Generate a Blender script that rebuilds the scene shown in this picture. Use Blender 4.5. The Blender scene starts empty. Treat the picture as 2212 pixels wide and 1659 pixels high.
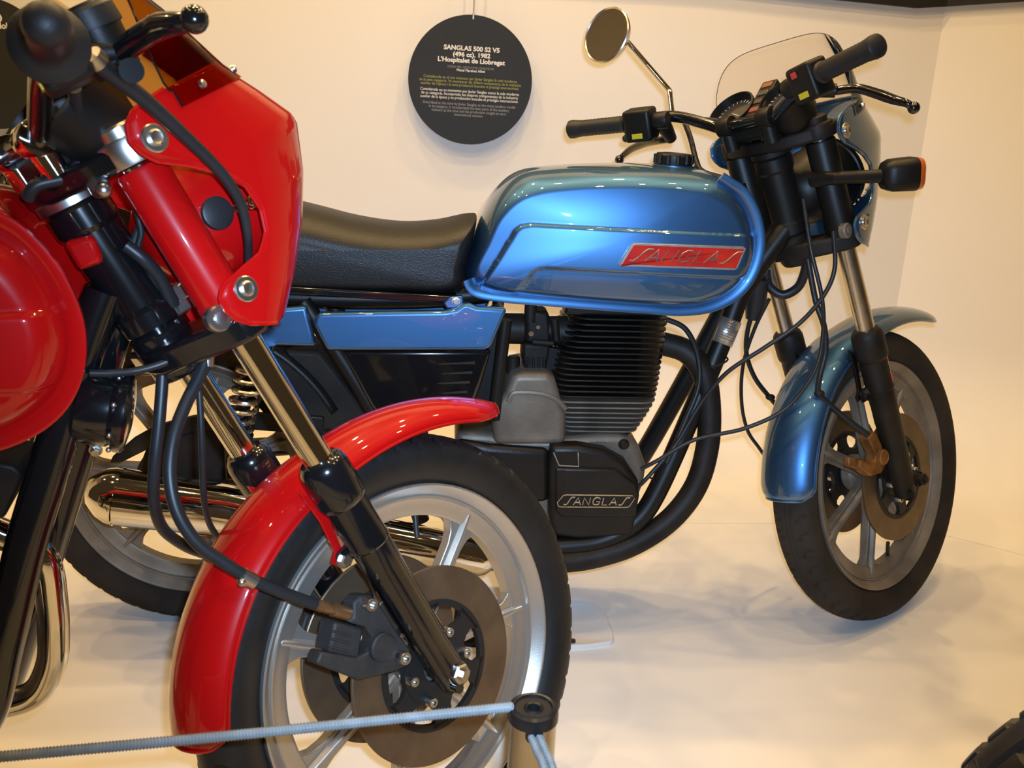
import bpy, bmesh, math, random
from mathutils import Vector, Matrix
random.seed(7)

# ------------------------------------------------------------------ camera
IW, IH = 2212, 1659
FPX = 2058.4
CAM_LOC = Vector((0.4853, -1.8140, 1.0770))
YAW, PITCH, ROLL = 0.08292, 0.30180, 0.04049
_fwd = Vector((math.sin(YAW)*math.cos(PITCH), math.cos(YAW)*math.cos(PITCH), -math.sin(PITCH)))
_r0 = Vector((math.cos(YAW), -math.sin(YAW), 0)); _u0 = _r0.cross(_fwd)
CR = _r0*math.cos(ROLL) + _u0*math.sin(ROLL)
CU = -_r0*math.sin(ROLL) + _u0*math.cos(ROLL)
CF = _fwd
scene = bpy.context.scene
COL = scene.collection
cam_data = bpy.data.cameras.new('camera'); cam = bpy.data.objects.new('camera', cam_data); COL.objects.link(cam)
cam.matrix_world = Matrix(((CR.x, CU.x, -CF.x, CAM_LOC.x), (CR.y, CU.y, -CF.y, CAM_LOC.y), (CR.z, CU.z, -CF.z, CAM_LOC.z), (0, 0, 0, 1)))
cam_data.sensor_fit = 'HORIZONTAL'; cam_data.sensor_width = 36.0; cam_data.lens = FPX/IW*36.0
cam_data.clip_start = 0.02; cam_data.clip_end = 50
cam_data.dof.use_dof = True; cam_data.dof.focus_distance = 1.65; cam_data.dof.aperture_fstop = 11
scene.camera = cam

# ------------------------------------------------------------------ light
scene.view_settings.view_transform = 'Standard'; scene.view_settings.look = 'None'
scene.view_settings.gamma = 1.0; scene.view_settings.use_curve_mapping = False
scene.view_settings.exposure = 0.0
world = bpy.data.worlds.new('dark_hall'); scene.world = world; world.use_nodes = True
wb = world.node_tree.nodes['Background']; wb.inputs[0].default_value = (0.60, 0.37, 0.16, 1); wb.inputs[1].default_value = 0.07

def add_spot(name, loc, target, energy, color, angle=100, blend=.8, rad=.035):
    d = bpy.data.lights.new(name, 'SPOT'); d.energy = energy; d.color = color
    d.spot_size = math.radians(angle); d.spot_blend = blend; d.shadow_soft_size = rad
    o = bpy.data.objects.new(name, d); COL.objects.link(o); o.location = loc
    o.rotation_euler = (Vector(target)-Vector(loc)).to_track_quat('-Z', 'Y').to_euler()
    return o
WARM = (1.0, 0.67, 0.30)
FLASH = (0.46, 0.68, 1.0)
# ceiling spotlights of the exhibition; the first, added, lights the left wall for the mirror
for l, e in [((-1.9, 0.40, 2.75), 30), ((-0.9, 0.55, 2.75), 34), ((0.10, 0.58, 2.75), 40), ((1.00, 0.58, 2.80), 42), ((1.85, 0.50, 2.75), 20),
             ((-0.5, 0.05, 2.85), 26), ((0.50, 0.05, 2.85), 34), ((1.45, 0.00, 2.85), 24),
             ((-0.9, -0.55, 2.9), 26), ((0.15, -0.60, 2.9), 28), ((1.15, -0.60, 2.9), 26), ((1.95, -0.50, 2.9), 14),
             ((-0.5, -1.50, 3.0), 26), ((0.75, -1.45, 3.0), 24), ((1.70, -1.45, 3.0), 18)]:
    add_spot('ceiling_spotlight', l, (l[0]*.85+.1, l[1]*.6+.08, 0.0), e, WARM, angle=130)
# the camera's own flash, just above and right of the lens
fl = bpy.data.lights.new('camera_flash', 'SPOT'); fl.energy = 128; fl.color = FLASH; fl.shadow_soft_size = 0.012
fl.spot_size = math.radians(76); fl.spot_blend = 1.0
flo = bpy.data.objects.new('camera_flash', fl); COL.objects.link(flo)
flo.matrix_world = cam.matrix_world.copy(); flo.location = CAM_LOC + CR*0.022 + CU*0.036 + CF*0.01

# ------------------------------------------------------------------ pixels to points
def pix_ray(px, py):
    return CF + CR*((px-IW/2)/FPX) - CU*((py-IH/2)/FPX)
def unproj(M, px, py, lat):
    """point of frame M on its plane y=lat that is seen at pixel"""
    Mi = M.inverted(); o = Mi @ CAM_LOC; d = Mi.to_3x3() @ pix_ray(px, py)
    return o + d*((lat-o.y)/d.y)
WR, WT, WBASE = 0.2455, 0.314, 1.4405     # rim radius, tyre radius, wheelbase
class Frame: pass
def bike_frame(bm, rake, off, steer, legf):
    F = Frame(); F.M = bm; F.off = off; F.legf = legf; F.rake = rake
    c, s = math.cos(rake), math.sin(rake)
    A = Vector((WBASE, 0, WT)) - Vector((c, 0, s))*off
    F.A = A
    basis = Matrix(((c, 0, -s, A.x), (0, 1, 0, 0), (s, 0, c, A.z), (0, 0, 0, 1)))
    F.K = basis @ Matrix.Rotation(steer, 4, 'Z')          # fork axes (forward, left, up the stem) to bike
    return F
BLUE = bike_frame(Matrix.Translation((0, 0, -0.0028)) @ Matrix.Rotation(-0.01466, 4, 'X'), 0.37450, 0.05932, 0.65330, 0.0246)
_mr = Matrix.Rotation(0.17221, 4, 'Z') @ Matrix.Rotation(0.02142, 4, 'X')
RED = bike_frame(Matrix.Translation((-0.95881, -0.90350, -0.00477)) @ _mr, 0.47714, 0.04595, 0.59348, 0.0440)
def bb(px, py, lat): return unproj(BLUE.M, px, py, lat)
def ba(px, py, lat): return unproj(BLUE.M @ BLUE.K, px, py, lat)
def rb(px, py, lat): return unproj(RED.M, px, py, lat)
def ra(px, py, lat): return unproj(RED.M @ RED.K, px, py, lat)
def ww(px, py, y): return unproj(Matrix.Identity(4), px, py, y)

# ------------------------------------------------------------------ materials
def mat(name, color, metallic=0.0, rough=0.5, coat=0.0, coat_ior=1.5, coat_rough=0.03, var=0.0, vscale=8.0, var_color=None,
        bump=0.0, bscale=200.0, spec=0.5, trans=0.0, ior=1.45, rough_var=0.0, emit=0.0, alpha=1.0):
    m = bpy.data.materials.new(name); m.use_nodes = True; nt = m.node_tree; b = nt.nodes['Principled BSDF']
    b.inputs['Base Color'].default_value = (*color, 1); b.inputs['Metallic'].default_value = metallic
    b.inputs['Roughness'].default_value = rough; b.inputs['Coat Weight'].default_value = coat
    b.inputs['Coat Roughness'].default_value = coat_rough; b.inputs['Specular IOR Level'].default_value = spec
    b.inputs['Coat IOR'].default_value = coat_ior
    b.inputs['Transmission Weight'].default_value = trans; b.inputs['IOR'].default_value = ior
    tc = nt.nodes.new('ShaderNodeTexCoord')
    if var or var_color or rough_var:
        n = nt.nodes.new('ShaderNodeTexNoise'); n.inputs['Scale'].default_value = vscale; n.inputs['Detail'].default_value = 6
        nt.links.new(tc.outputs['Object'], n.inputs['Vector'])
        if var or var_color:
            r = nt.nodes.new('ShaderNodeValToRGB'); nt.links.new(n.outputs['Fac'], r.inputs['Fac'])
            c2 = var_color or tuple(max(0, c*(1-var)) for c in color)
            r.color_ramp.elements[0].position = .38; r.color_ramp.elements[1].position = .66
            r.color_ramp.elements[0].color = (*c2, 1); r.color_ramp.elements[1].color = (*color, 1)
            nt.links.new(r.outputs['Color'], b.inputs['Base Color'])
        if rough_var:
            mr = nt.nodes.new('ShaderNodeMapRange'); mr.inputs[3].default_value = max(.02, rough-rough_var); mr.inputs[4].default_value = rough+rough_var
            nt.links.new(n.outputs['Fac'], mr.inputs[0]); nt.links.new(mr.outputs[0], b.inputs['Roughness'])
    if bump:
        n2 = nt.nodes.new('ShaderNodeTexNoise'); n2.inputs['Scale'].default_value = bscale; n2.inputs['Detail'].default_value = 3
        nt.links.new(tc.outputs['Object'], n2.inputs['Vector'])
        bp = nt.nodes.new('ShaderNodeBump'); bp.inputs['Strength'].default_value = bump; bp.inputs['Distance'].default_value = .002
        nt.links.new(n2.outputs['Fac'], bp.inputs['Height']); nt.links.new(bp.outputs['Normal'], b.inputs['Normal'])
    return m
MT = {}
def mk(key, *a, **k): MT[key] = mat(key, *a, **k)
mk('wall_paint', (.86, .83, .79), rough=.75, var=.03, vscale=2.5, bump=.05, bscale=60)
mk('floor_paint', (.86, .83, .79), rough=.62, var=.03, vscale=2.5, bump=.04, bscale=50, spec=.35)
mk('black_board', (.012, .011, .011), rough=.6, var=.2, vscale=20)
mk('blue_paint', (.060, .170, .360), metallic=.9, rough=.42, coat=1.0, coat_ior=1.75, coat_rough=.02, var=.05, vscale=900)
mk('red_paint', (.47, .0035, .004), rough=.35, spec=.12, coat=1.0, coat_rough=.03, var=.06, vscale=6)
mk('gloss_black', (.006, .006, .007), rough=.18, coat=.8, coat_rough=.05, var=.2, vscale=10)
mk('satin_black', (.0095, .008, .0065), rough=.44, spec=.38, var=.3, vscale=15, bump=.05, bscale=300)
mk('dusty_black', (.022, .016, .011), rough=.55, spec=.32, var_color=(.008, .006, .005), vscale=12, bump=.08, bscale=150)
mk('rubber', (.018, .018, .019), rough=.48, var=.2, vscale=30, bump=.1, bscale=500)
mk('tyre_rubber', (.017, .0155, .0145), spec=.5, rough=.43, var_color=(.010, .0095, .009), vscale=14, bump=.12, bscale=350)
mk('dusty_tyre', (.040, .031, .023), spec=.25, rough=.8, var_color=(.022, .018, .015), vscale=10, bump=.15, bscale=350)
mk('chrome', (.82, .80, .77), metallic=1.0, rough=.055, rough_var=.02, vscale=30)
mk('worn_chrome', (.74, .70, .64), metallic=1.0, rough=.27, rough_var=.06, vscale=25, var=.12)
mk('zinc', (.62, .60, .56), metallic=1.0, rough=.32, var=.15, vscale=80)
mk('wheel_silver', (.60, .56, .50), metallic=.82, rough=.33, var=.04, vscale=40, bump=.05, bscale=500)
mk('dusty_wheel', (.29, .245, .19), metallic=.4, rough=.52, var_color=(.19, .158, .12), vscale=14, bump=.05, bscale=300)
mk('cast_alloy', (.215, .182, .142), metallic=.4, rough=.5, var_color=(.135, .112, .086), vscale=12, bump=.2, bscale=220)
mk('engine_black', (.012, .0095, .0075), rough=.42, spec=.4, var=.35, vscale=18, bump=.12, bscale=200)
mk('fin_black', (.010, .010, .010), rough=.33, var=.3, vscale=30)
mk('disc_steel', (.225, .165, .105), metallic=.8, rough=.46, var_color=(.16, .115, .075), vscale=16, bump=.04, bscale=600)
mk('carrier_black', (.014, .013, .012), rough=.55, var=.2, vscale=30)
mk('caliper_black', (.035, .031, .028), rough=.6, var=.25, vscale=40, bump=.3, bscale=300)
mk('caliper_orange', (.33, .135, .028), metallic=.3, rough=.55, var_color=(.14, .055, .015), vscale=35, bump=.2, bscale=300)
mk('brass', (.30, .17, .08), metallic=.8, rough=.42, var=.3, vscale=60)
mk('vinyl', (.010, .0095, .009), rough=.42, var=.2, vscale=30, bump=.35, bscale=420)
mk('hose_black', (.016, .017, .019), rough=.42, var=.2, vscale=40)
mk('orange_lens', (.62, .13, .02), rough=.25, coat=.6, var=.1, vscale=40)
mk('dull_amber', (.26, .09, .022), rough=.35, coat=.4, var=.1, vscale=40)
mk('dull_red', (.20, .045, .03), rough=.35, coat=.4, var=.1, vscale=40)
mk('red_lens', (.45, .02, .015), rough=.25, coat=.6, var=.1, vscale=40)
mk('yellow_mark', (.62, .50, .02), rough=.5, var=.1, vscale=60)
mk('red_mark', (.60, .05, .04), rough=.5, var=.1, vscale=60)
mk('sticker_orange', (.80, .08, .03), rough=.4, var=.05, vscale=60)
mk('sticker_green', (.06, .36, .05), rough=.4, var=.05, vscale=60)
mk('badge_red', (.62, .028, .012), rough=.35, coat=.25, var_color=(.50, .012, .01), vscale=25)
mk('badge_metal', (.46, .44, .41), metallic=.7, rough=.42, var=.2, vscale=80)
mk('plate_metal', (.60, .56, .50), metallic=.8, rough=.33, var=.12, vscale=60)
mk('plate_ink', (.16, .12, .09), rough=.5, var=.1, vscale=60)
mk('mirror_glass', (.86, .84, .80), metallic=1.0, rough=.015, var=.01, vscale=5)
mk('dial_face', (.028, .026, .025), rough=.35, coat=.6, var=.2, vscale=50)
mk('dial_ink', (.7, .68, .62), rough=.5, var=.05, vscale=50)
mk('headlamp_glass', (.75, .75, .74), metallic=.6, rough=.12, var=.05, vscale=50)
mk('sign_board', (.018, .020, .021), rough=.62, var=.1, vscale=20)
mk('sign_white', (.80, .78, .74), rough=.6, var=.03, vscale=40)
mk('sign_yellow', (.34, .33, .08), rough=.6, var=.03, vscale=40)
mk('sign_grey', (.30, .30, .30), rough=.6, var=.03, vscale=40)
mk('wire', (.72, .72, .74), metallic=.6, rough=.35, var=.05, vscale=50)
mk('post_steel', (.62, .58, .52), metallic=1.0, rough=.34, rough_var=.06, vscale=25, var=.12)
mk('post_cap', (.012, .012, .013), rough=.28, var=.2, vscale=30)
mk('cord_grey', (.25, .29, .31), rough=.5, var=.2, vscale=60)
mk('tray_white', (.80, .78, .75), rough=.5, var=.04, vscale=20)
def glass_mat(name, tint, rough=.02, fac=.86):
    m = bpy.data.materials.new(name); m.use_nodes = True; nt = m.node_tree
    for n in list(nt.nodes): nt.nodes.remove(n)
    out = nt.nodes.new('ShaderNodeOutputMaterial'); mix = nt.nodes.new('ShaderNodeMixShader')
    tr = nt.nodes.new('ShaderNodeBsdfTransparent'); gl = nt.nodes.new('ShaderNodeBsdfGlossy'); lw = nt.nodes.new('ShaderNodeLayerWeight')
    tc = nt.nodes.new('ShaderNodeTexCoord'); nz = nt.nodes.new('ShaderNodeTexNoise'); nz.inputs['Scale'].default_value = 6
    rp = nt.nodes.new('ShaderNodeValToRGB'); rp.color_ramp.elements[0].color = (*[c*.96 for c in tint], 1); rp.color_ramp.elements[1].color = (*tint, 1)
    nt.links.new(tc.outputs['Object'], nz.inputs['Vector']); nt.links.new(nz.outputs['Fac'], rp.inputs['Fac']); nt.links.new(rp.outputs['Color'], tr.inputs['Color'])
    gl.inputs['Roughness'].default_value = rough; gl.inputs['Color'].default_value = (.9, .9, .9, 1); lw.inputs['Blend'].default_value = .12
    nt.links.new(lw.outputs['Fresnel'], mix.inputs['Fac']); nt.links.new(tr.outputs[0], mix.inputs[1]); nt.links.new(gl.outputs[0], mix.inputs[2])
    nt.links.new(mix.outputs[0], out.inputs['Surface']); MT[name] = m
glass_mat('clear_screen', (.955, .915, .87))
glass_mat('smoked_screen', (.56, .32, .10))

# ------------------------------------------------------------------ geometry helpers
def V(*a): return Vector(a)
def crom(P, n, closed=False):
    """Catmull-Rom through points (vectors of any size)"""
    P = [Vector(p) for p in P]; out = []; N = len(P)
    segs = N if closed else N-1
    for i in range(segs):
        if closed: p0, p1, p2, p3 = P[(i-1) % N], P[i], P[(i+1) % N], P[(i+2) % N]
        else: p0, p1, p2, p3 = P[max(i-1, 0)], P[i], P[i+1], P[min(i+2, N-1)]
        for k in range(n):
            t = k/n
            out.append(.5*((2*p1)+(p2-p0)*t+(2*p0-5*p1+4*p2-p3)*t*t+(3*p1-p0-3*p2+p3)*t*t*t))
    if not closed: out.append(P[-1].copy())
    return out
class MB:
    def __init__(s): s.v = []; s.f = []
    def add(s, vs, fs):
        o = len(s.v); s.v += [tuple(v) for v in vs]; s.f += [tuple(i+o for i in f) for f in fs]; return s
    def box(s, c, d, R=None):
        vs = [Vector((sx*d[0]/2, sy*d[1]/2, sz*d[2]/2)) for sx in (-1, 1) for sy in (-1, 1) for sz in (-1, 1)]
        if R is not None: vs = [R @ v for v in vs]
        c = Vector(c); vs = [v+c for v in vs]
        return s.add(vs, [(0, 1, 3, 2), (4, 6, 7, 5), (0, 4, 5, 1), (2, 3, 7, 6), (0, 2, 6, 4), (1, 5, 7, 3)])
    def tube(s, path, r, n=12, cap=True, sx=1.0):
        P = [Vector(p) for p in path]; m = len(P); rs = r if isinstance(r, (list, tuple)) else [r]*m
        if len(rs) != m: rs = [rs[0]+(rs[-1]-rs[0])*i/(m-1) for i in range(m)]
        T = [(P[min(i+1, m-1)]-P[max(i-1, 0)]).normalized() for i in range(m)]
        a = Vector((0, 0, 1)) if abs(T[0].z) < .9 else Vector((1, 0, 0))
        N = (a - T[0]*a.dot(T[0])).normalized(); vs = []
        for i in range(m):
            if i:
                N = (N - T[i]*N.dot(T[i])).normalized()
            Bn = T[i].cross(N)
            for k in range(n):
                t = 2*math.pi*k/n; vs.append(P[i]+(N*math.cos(t)*sx+Bn*math.sin(t))*rs[i])
        fs = [(i*n+k, i*n+(k+1) % n, (i+1)*n+(k+1) % n, (i+1)*n+k) for i in range(m-1) for k in range(n)]
        if cap: fs += [tuple(range(n-1, -1, -1)), tuple((m-1)*n+k for k in range(n))]
        return s.add(vs, fs)
    def rod(s, a, b, r, n=16, r2=None):
        return s.tube([a, b], [r, r if r2 is None else r2], n)
    def lathe(s, prof, o, ax, n=32, ring=False, a0=0, a1=2*math.pi):
        """prof: (radius, height along ax); ring=True closes the profile"""
        o = Vector(o); ax = Vector(ax).normalized(); t = Vector((0, 0, 1)) if abs(ax.z) < .9 else Vector((1, 0, 0))
        U = (t-ax*t.dot(ax)).normalized(); W_ = ax.cross(U); m = len(prof); full = abs(a1-a0-2*math.pi) < 1e-6
        cnt = n if full else n+1; vs = []
        for k in range(cnt):
            th = a0+(a1-a0)*k/n; d = U*math.cos(th)+W_*math.sin(th)
            for r, h in prof: vs.append(o+d*r+ax*h)
        fs = []
        for k in range(n):
            k2 = (k+1) % cnt
            for i in range(m if ring else m-1):
                j = (i+1) % m; fs.append((k*m+i, k2*m+i, k2*m+j, k*m+j))
        return s.add(vs, fs)
    def disc(s, prof, o, ax, n=32):
        """lathe that is capped at both ends (profile starts and ends off axis or on it)"""
        p = list(prof)
        if p[0][0] > 1e-6: p = [(1e-5, p[0][1])]+p
        if p[-1][0] > 1e-6: p = p+[(1e-5, p[-1][1])]
        return s.lathe(p, o, ax, n)
    def prism(s, poly, y0, y1, f=None):
        """poly of (x,z); extruded along y; f maps the point"""
        n = len(poly); vs = [Vector((p[0], y0, p[1])) for p in poly]+[Vector((p[0], y1, p[1])) for p in poly]
        if f: vs = [f(v) for v in vs]
        fs = [tuple(range(n)), tuple(range(2*n-1, n-1, -1))]+[(i, i+n, (i+1) % n+n, (i+1) % n) for i in range(n)]
        return s.add(vs, fs)
    def grid(s, rows, closed_u=False, thick=0.0):
        """rows of equal length; thick gives a shell"""
        h, w = len(rows), len(rows[0]); vs = [Vector(p) for r in rows for p in r]
        q = lambda i, j: i*w+(j % w)
        fs = [(q(i, j), q(i, j+1), q(i+1, j+1), q(i+1, j)) for i in range(h-1) for j in range(w if closed_u else w-1)]
        return s.add(vs, fs)
    def sphere(s, c, r, n=20, sc=(1, 1, 1)):
        c = Vector(c); vs = []; fs = []; m = n//2
        for i in range(m+1):
            a = math.pi*i/m
            for k in range(n):
                b = 2*math.pi*k/n; vs.append(c+Vector((math.sin(a)*math.cos(b)*sc[0], math.sin(a)*math.sin(b)*sc[1], math.cos(a)*sc[2]))*r)
        for i in range(m):
            for k in range(n): fs.append((i*n+k, (i+1)*n+k, (i+1)*n+(k+1) % n, i*n+(k+1) % n))
        return s.add(vs, fs)
    def hexbolt(s, c, ax, r=.008, h=.006):
        c = Vector(c); ax = Vector(ax).normalized()
        s.disc([(r*1.25, 0), (r*1.25, h*.25), (r*.9, h*.27)], c, ax, 16)
        s.lathe([(1e-5, h*.2), (r, h*.2), (r, h*.95), (r*.85, h*1.1), (1e-5, h*1.1)], c, ax, 6)
        return s
    def socket(s, c, ax, r=.007, h=.010):
        s.lathe([(1e-5, 0), (r, 0), (r, h), (r*.92, h*1.06), (r*.55, h*1.06), (r*.5, h*.6), (1e-5, h*.6)], c, ax, 16); return s
    def build(s, name, m, parent=None, K=None, bevel=0, bseg=2, smooth=True, angle=38, solid=0, subsurf=0, weld=True, label=None):
        me = bpy.data.meshes.new(name); me.from_pydata(s.v, [], s.f); me.validate()
        bm = bmesh.new(); bm.from_mesh(me)
        if weld: bmesh.ops.remove_doubles(bm, verts=bm.verts, dist=2e-6)
        bmesh.ops.recalc_face_normals(bm, faces=bm.faces); bm.to_mesh(me); bm.free()
        if smooth:
            for p in me.polygons: p.use_smooth = True
            if angle < 179: me.set_sharp_from_angle(angle=math.radians(angle))
        me.materials.append(MT[m] if isinstance(m, str) else m)
        o = bpy.data.objects.new(name, me); COL.objects.link(o)
        if parent is not None: o.parent = parent
        if K is not None: o.matrix_local = K
        if solid:
            md = o.modifiers.new('thickness', 'SOLIDIFY'); md.thickness = solid; md.offset = 0
        if bevel:
            md = o.modifiers.new('bevel', 'BEVEL'); md.width = bevel; md.segments = bseg; md.limit_method = 'ANGLE'; md.angle_limit = math.radians(35)
        if subsurf:
            md = o.modifiers.new('smooth', 'SUBSURF'); md.levels = subsurf; md.render_levels = subsurf
        if label: o['label'] = label
        return o
def xz(P): return [(p[0], p[2]) for p in P]
def offset_loop(P, d):
    """move a closed (x,z) loop inwards by d (its own winding decides)"""
    n = len(P); area = sum(P[i][0]*P[(i+1) % n][1]-P[(i+1) % n][0]*P[i][1] for i in range(n)); sg = 1 if area > 0 else -1
    out = []
    for i in range(n):
        a, b = P[i-1], P[(i+1) % n]; t = Vector((b[0]-a[0], b[1]-a[1]));
        if t.length < 1e-9: t = Vector((1, 0))
        t.normalize(); out.append(Vector((P[i][0]-t.y*d*sg, P[i][1]+t.x*d*sg)))
    return out
def pillow(O, I, hw, rings=14, inner=16, bulge=.006, ysh=.8, disp=None, wexp=1.0, amax=math.pi/2):
    """closed side outlines O (at the middle plane) and I (edge of the flat flank), both sides"""
    mb = MB(); n = len(O); cx = sum(p[0] for p in I)/n; cz = sum(p[1] for p in I)/n
    for sgn in (-1, 1):
        rows = []
        for k in range(rings+1):
            a = k/rings*amax; w = ((1-math.cos(a))/(1-math.cos(amax)))**wexp; y = sgn*hw*(math.sin(a)/math.sin(amax))**ysh
            rows.append([Vector((O[i][0]+(I[i][0]-O[i][0])*w, y, O[i][1]+(I[i][1]-O[i][1])*w)) for i in range(n)])
        for k in range(1, inner+1):
            t = 1-k/inner; t = max(t, .002); y = sgn*(hw+bulge*(1-t*t))
            rows.append([Vector((cx+(I[i][0]-cx)*t, y, cz+(I[i][1]-cz)*t)) for i in range(n)])
        if disp:
            for r in rows:
                for p in r: p.y += sgn*disp(p.x, p.z, abs(p.y))
        mb.grid(rows, closed_u=True)
        mb.f.append(tuple(len(mb.v)-n+i for i in range(n)))
    return mb
def seg_dist(p, a, b):
    ab = b-a; t = max(0, min(1, (p-a).dot(ab)/ab.length_squared)); return (p-(a+ab*t)).length
def inside(p, poly):
    c = False; n = len(poly)
    for i in range(n):
        a, b = poly[i], poly[i-1]
        if (a[1] > p[1]) != (b[1] > p[1]) and p[0] < (b[0]-a[0])*(p[1]-a[1])/(b[1]-a[1])+a[0]: c = not c
    return c
def smooth(t): t = max(0, min(1, t)); return t*t*(3-2*t)
def rrect(cx, cz, hx, hz, r, n=5):
    out = []
    for (sx, sz, a0) in ((1, 1, 0), (-1, 1, 90), (-1, -1, 180), (1, -1, 270)):
        for k in range(n+1):
            a = math.radians(a0+90*k/n); out.append((cx+sx*(hx-r)+r*math.cos(a), cz+sz*(hz-r)+r*math.sin(a)))
    return out
def tag(o, label, cat, group=None, kind=None):
    if label: o['label'] = label
    if cat: o['category'] = cat
    if group: o['group'] = group
    if kind: o['kind'] = kind
    return o
def empty(name, M, label, cat, group=None):
    o = bpy.data.objects.new(name, None); COL.objects.link(o); o.matrix_world = M; o.empty_display_size = .05
    return tag(o, label, cat, group)
def strokes(mb, lines, place, r, n=6):
    for l in lines: mb.tube([place(*p) for p in l], r, n)
    return mb
# single-stroke letters of the name plate on a unit cell, slanted lightning S at both ends
def sanglas_lines():
    L = []; x = 0
    S1 = [(0, 0), (.28, .0), (.42, .18), (.62, .78), (.76, .98), (1.15, 1.0)]
    A_ = [[(0, 0), (.42, 1), (.84, 0)], [(.16, .33), (.68, .33)]]
    N_ = [[(0, 0), (.0, 1), (.72, 0), (.72, 1)]]
    G_ = [[(.82, .82), (.62, .98), (.3, .98), (.06, .75), (.02, .4), (.15, .1), (.45, 0), (.75, .1), (.82, .45), (.45, .45)]]
    L_ = [[(0, 1), (0, 0), (.55, 0)]]
    for glyph, w in (([S1], 1.0), (A_, .98), (N_, .98), (G_, 1.05), (L_, .72), (A_, 1.0), ([S1], 1.15)):
        for l in glyph: L.append([(x+a, b) for a, b in l])
        x += w+.12
    return L, x-.12

# ------------------------------------------------------------------ the room
WALL_Y = 1.06
def build_room():
    cov = .38; n = 16
    c0 = ww(2041, 24, WALL_Y); c1 = ww(1931.6, 694, WALL_Y); cx = (c0.x+c1.x)/2
    floor = MB().box((0.6, -0.62, -.05), (7.4, 3.36+.36, .1)); floor.v = [(x, min(y, WALL_Y+.06), z) for x, y, z in floor.v]
    o = floor.build('floor', 'floor_paint', smooth=False); tag(o, None, None, kind='structure')
    def wall(name, a, b, h, inward):
        a = Vector(a); b = Vector(b); inward = Vector(inward).normalized(); rows = []
        prof = [(cov*(1-math.sin(t*math.pi/2/n)), cov*(1-math.cos(t*math.pi/2/n))) for t in range(n+1)]
        prof = [(cov+.25, .0004), (cov+.10, .001)]+[(d, z+.001) for d, z in prof]+[(0, h), (-.06, h), (-.06, .001)]
        for d, z in prof: rows.append([a+inward*d+Vector((0, 0, z)), b+inward*d+Vector((0, 0, z))])
        mb = MB().grid(rows); q = mb.build(name, 'floor_paint', angle=40); tag(q, None, None, kind='structure'); return q
    wall('wall_back', (-3.1, WALL_Y, 0), (cx, WALL_Y, 0), 2.9, (0, -1, 0))
    wall('wall_left_unseen', (-2.6, WALL_Y, 0), (-2.6, 0.0, 0), 2.9, (1, 0, 0))  # unseen wall, added and kept short for the mirror's reflection
    d = Vector((.80, -.60, 0))
    wall('wall_right', (cx, WALL_Y, 0), Vector((cx, WALL_Y, 0))+d*2.4, 2.9, (-.60, -.80, 0))
    # black board along the top of both walls
    def slab(pts, inward, nm='trim_1'):
        mb = MB(); n_ = len(pts); inward = Vector(inward).normalized()
        mb.add([Vector(p) for p in pts]+[Vector(p)+inward*.02 for p in pts], [tuple(range(n_)), tuple(range(2*n_-1, n_-1, -1))]+[(i, i+n_, (i+1) % n_+n_, (i+1) % n_) for i in range(n_)])
        o = mb.build(nm, 'black_board', smooth=False); tag(o, None, None, kind='structure')
    q = [ww(x, y, WALL_Y) for x, y in ((1500, -34), (1790, -1), (1978, 18))]; e = ww(2041, 14.5, WALL_Y); e.x = cx
    top = 1.75
    slab([V(-2.55, WALL_Y, top), V(-2.55, WALL_Y, q[0].z+.02)]+[V(p.x, WALL_Y, p.z) for p in q]+[V(cx, WALL_Y, e.z), V(cx, WALL_Y, top)], (0, -1, 0))
    nr = V(-.60, -.80, 0); ry = pix_ray(2300, -2); P0 = V(cx, WALL_Y, 0); t_ = (P0-CAM_LOC).dot(nr)/ry.dot(nr); R1 = CAM_LOC+ry*t_
    slab([V(cx, WALL_Y, top), V(cx, WALL_Y, e.z), V(R1.x, R1.y, R1.z), V(R1.x, R1.y, top)], nr, 'trim_2')
build_room()

# ------------------------------------------------------------------ wheels
def make_tyre(c, blocks, wid=1.0, dusty=False):
    prof = [(.244, -.027), (.252, -.034), (.265, -.0415), (.279, -.0445), (.291, -.0435), (.2985, -.0405)]
    crown = [(.3035, -.036), (.3068, -.031), (.3092, -.026), (.3110, -.0205), (.3120, -.0165), (.3128, -.0125), (.3135, -.0085), (.3139, -.0042)]
    half = prof+crown; full = half+[(.314, 0)]+[(r, -y) for r, y in reversed(half)]
    n = blocks*7; m = len(full); vs = []; fs = []
    for k in range(n):
        th = 2*math.pi*k/n; ph = k % 7; blk = k//7
        for i, (r, y) in enumerate(full):
            ay = abs(y); d = 0
            if r < .2965: pass
            elif not dusty:
                if .030 < ay < .042 and ph in (0,): d = .004
                if .018 < ay < .034 and ph in (0, 1): d = .0075
                if abs(ay-.0165) < .001: d = .0065
                if ay < .010 and (ph == 3) and blk % 2 == 0: d = .0035
            else:
                if .014 < ay < .037 and (ph == (0 if ay > .022 else 2)): d = .0055
                if abs(ay-.0042) < .001: d = .0025
            rr = r-d
            vs.append(Vector(c)+Vector((rr*math.cos(th), y*wid, rr*math.sin(th))))
    for k in range(n):
        k2 = (k+1) % n
        for i in range(m-1): fs.append((k*m+i, k2*m+i, k2*m+i+1, k*m+i+1))
    mb = MB(); mb.v = [tuple(v) for v in vs]; mb.f = fs; return mb
def lathe_y(mb, prof, c, n=64):
    """closed ring profile (radius, y) about the wheel axis"""
    m = len(prof); vs = []; c = Vector(c)
    for k in range(n):
        th = 2*math.pi*k/n
        for r, y in prof: vs.append(c+Vector((r*math.cos(th), y, r*math.sin(th))))
    fs = [(k*m+i, ((k+1) % n)*m+i, ((k+1) % n)*m+(i+1) % m, k*m+(i+1) % m) for k in range(n) for i in range(m)]
    return mb.add(vs, fs)
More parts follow.
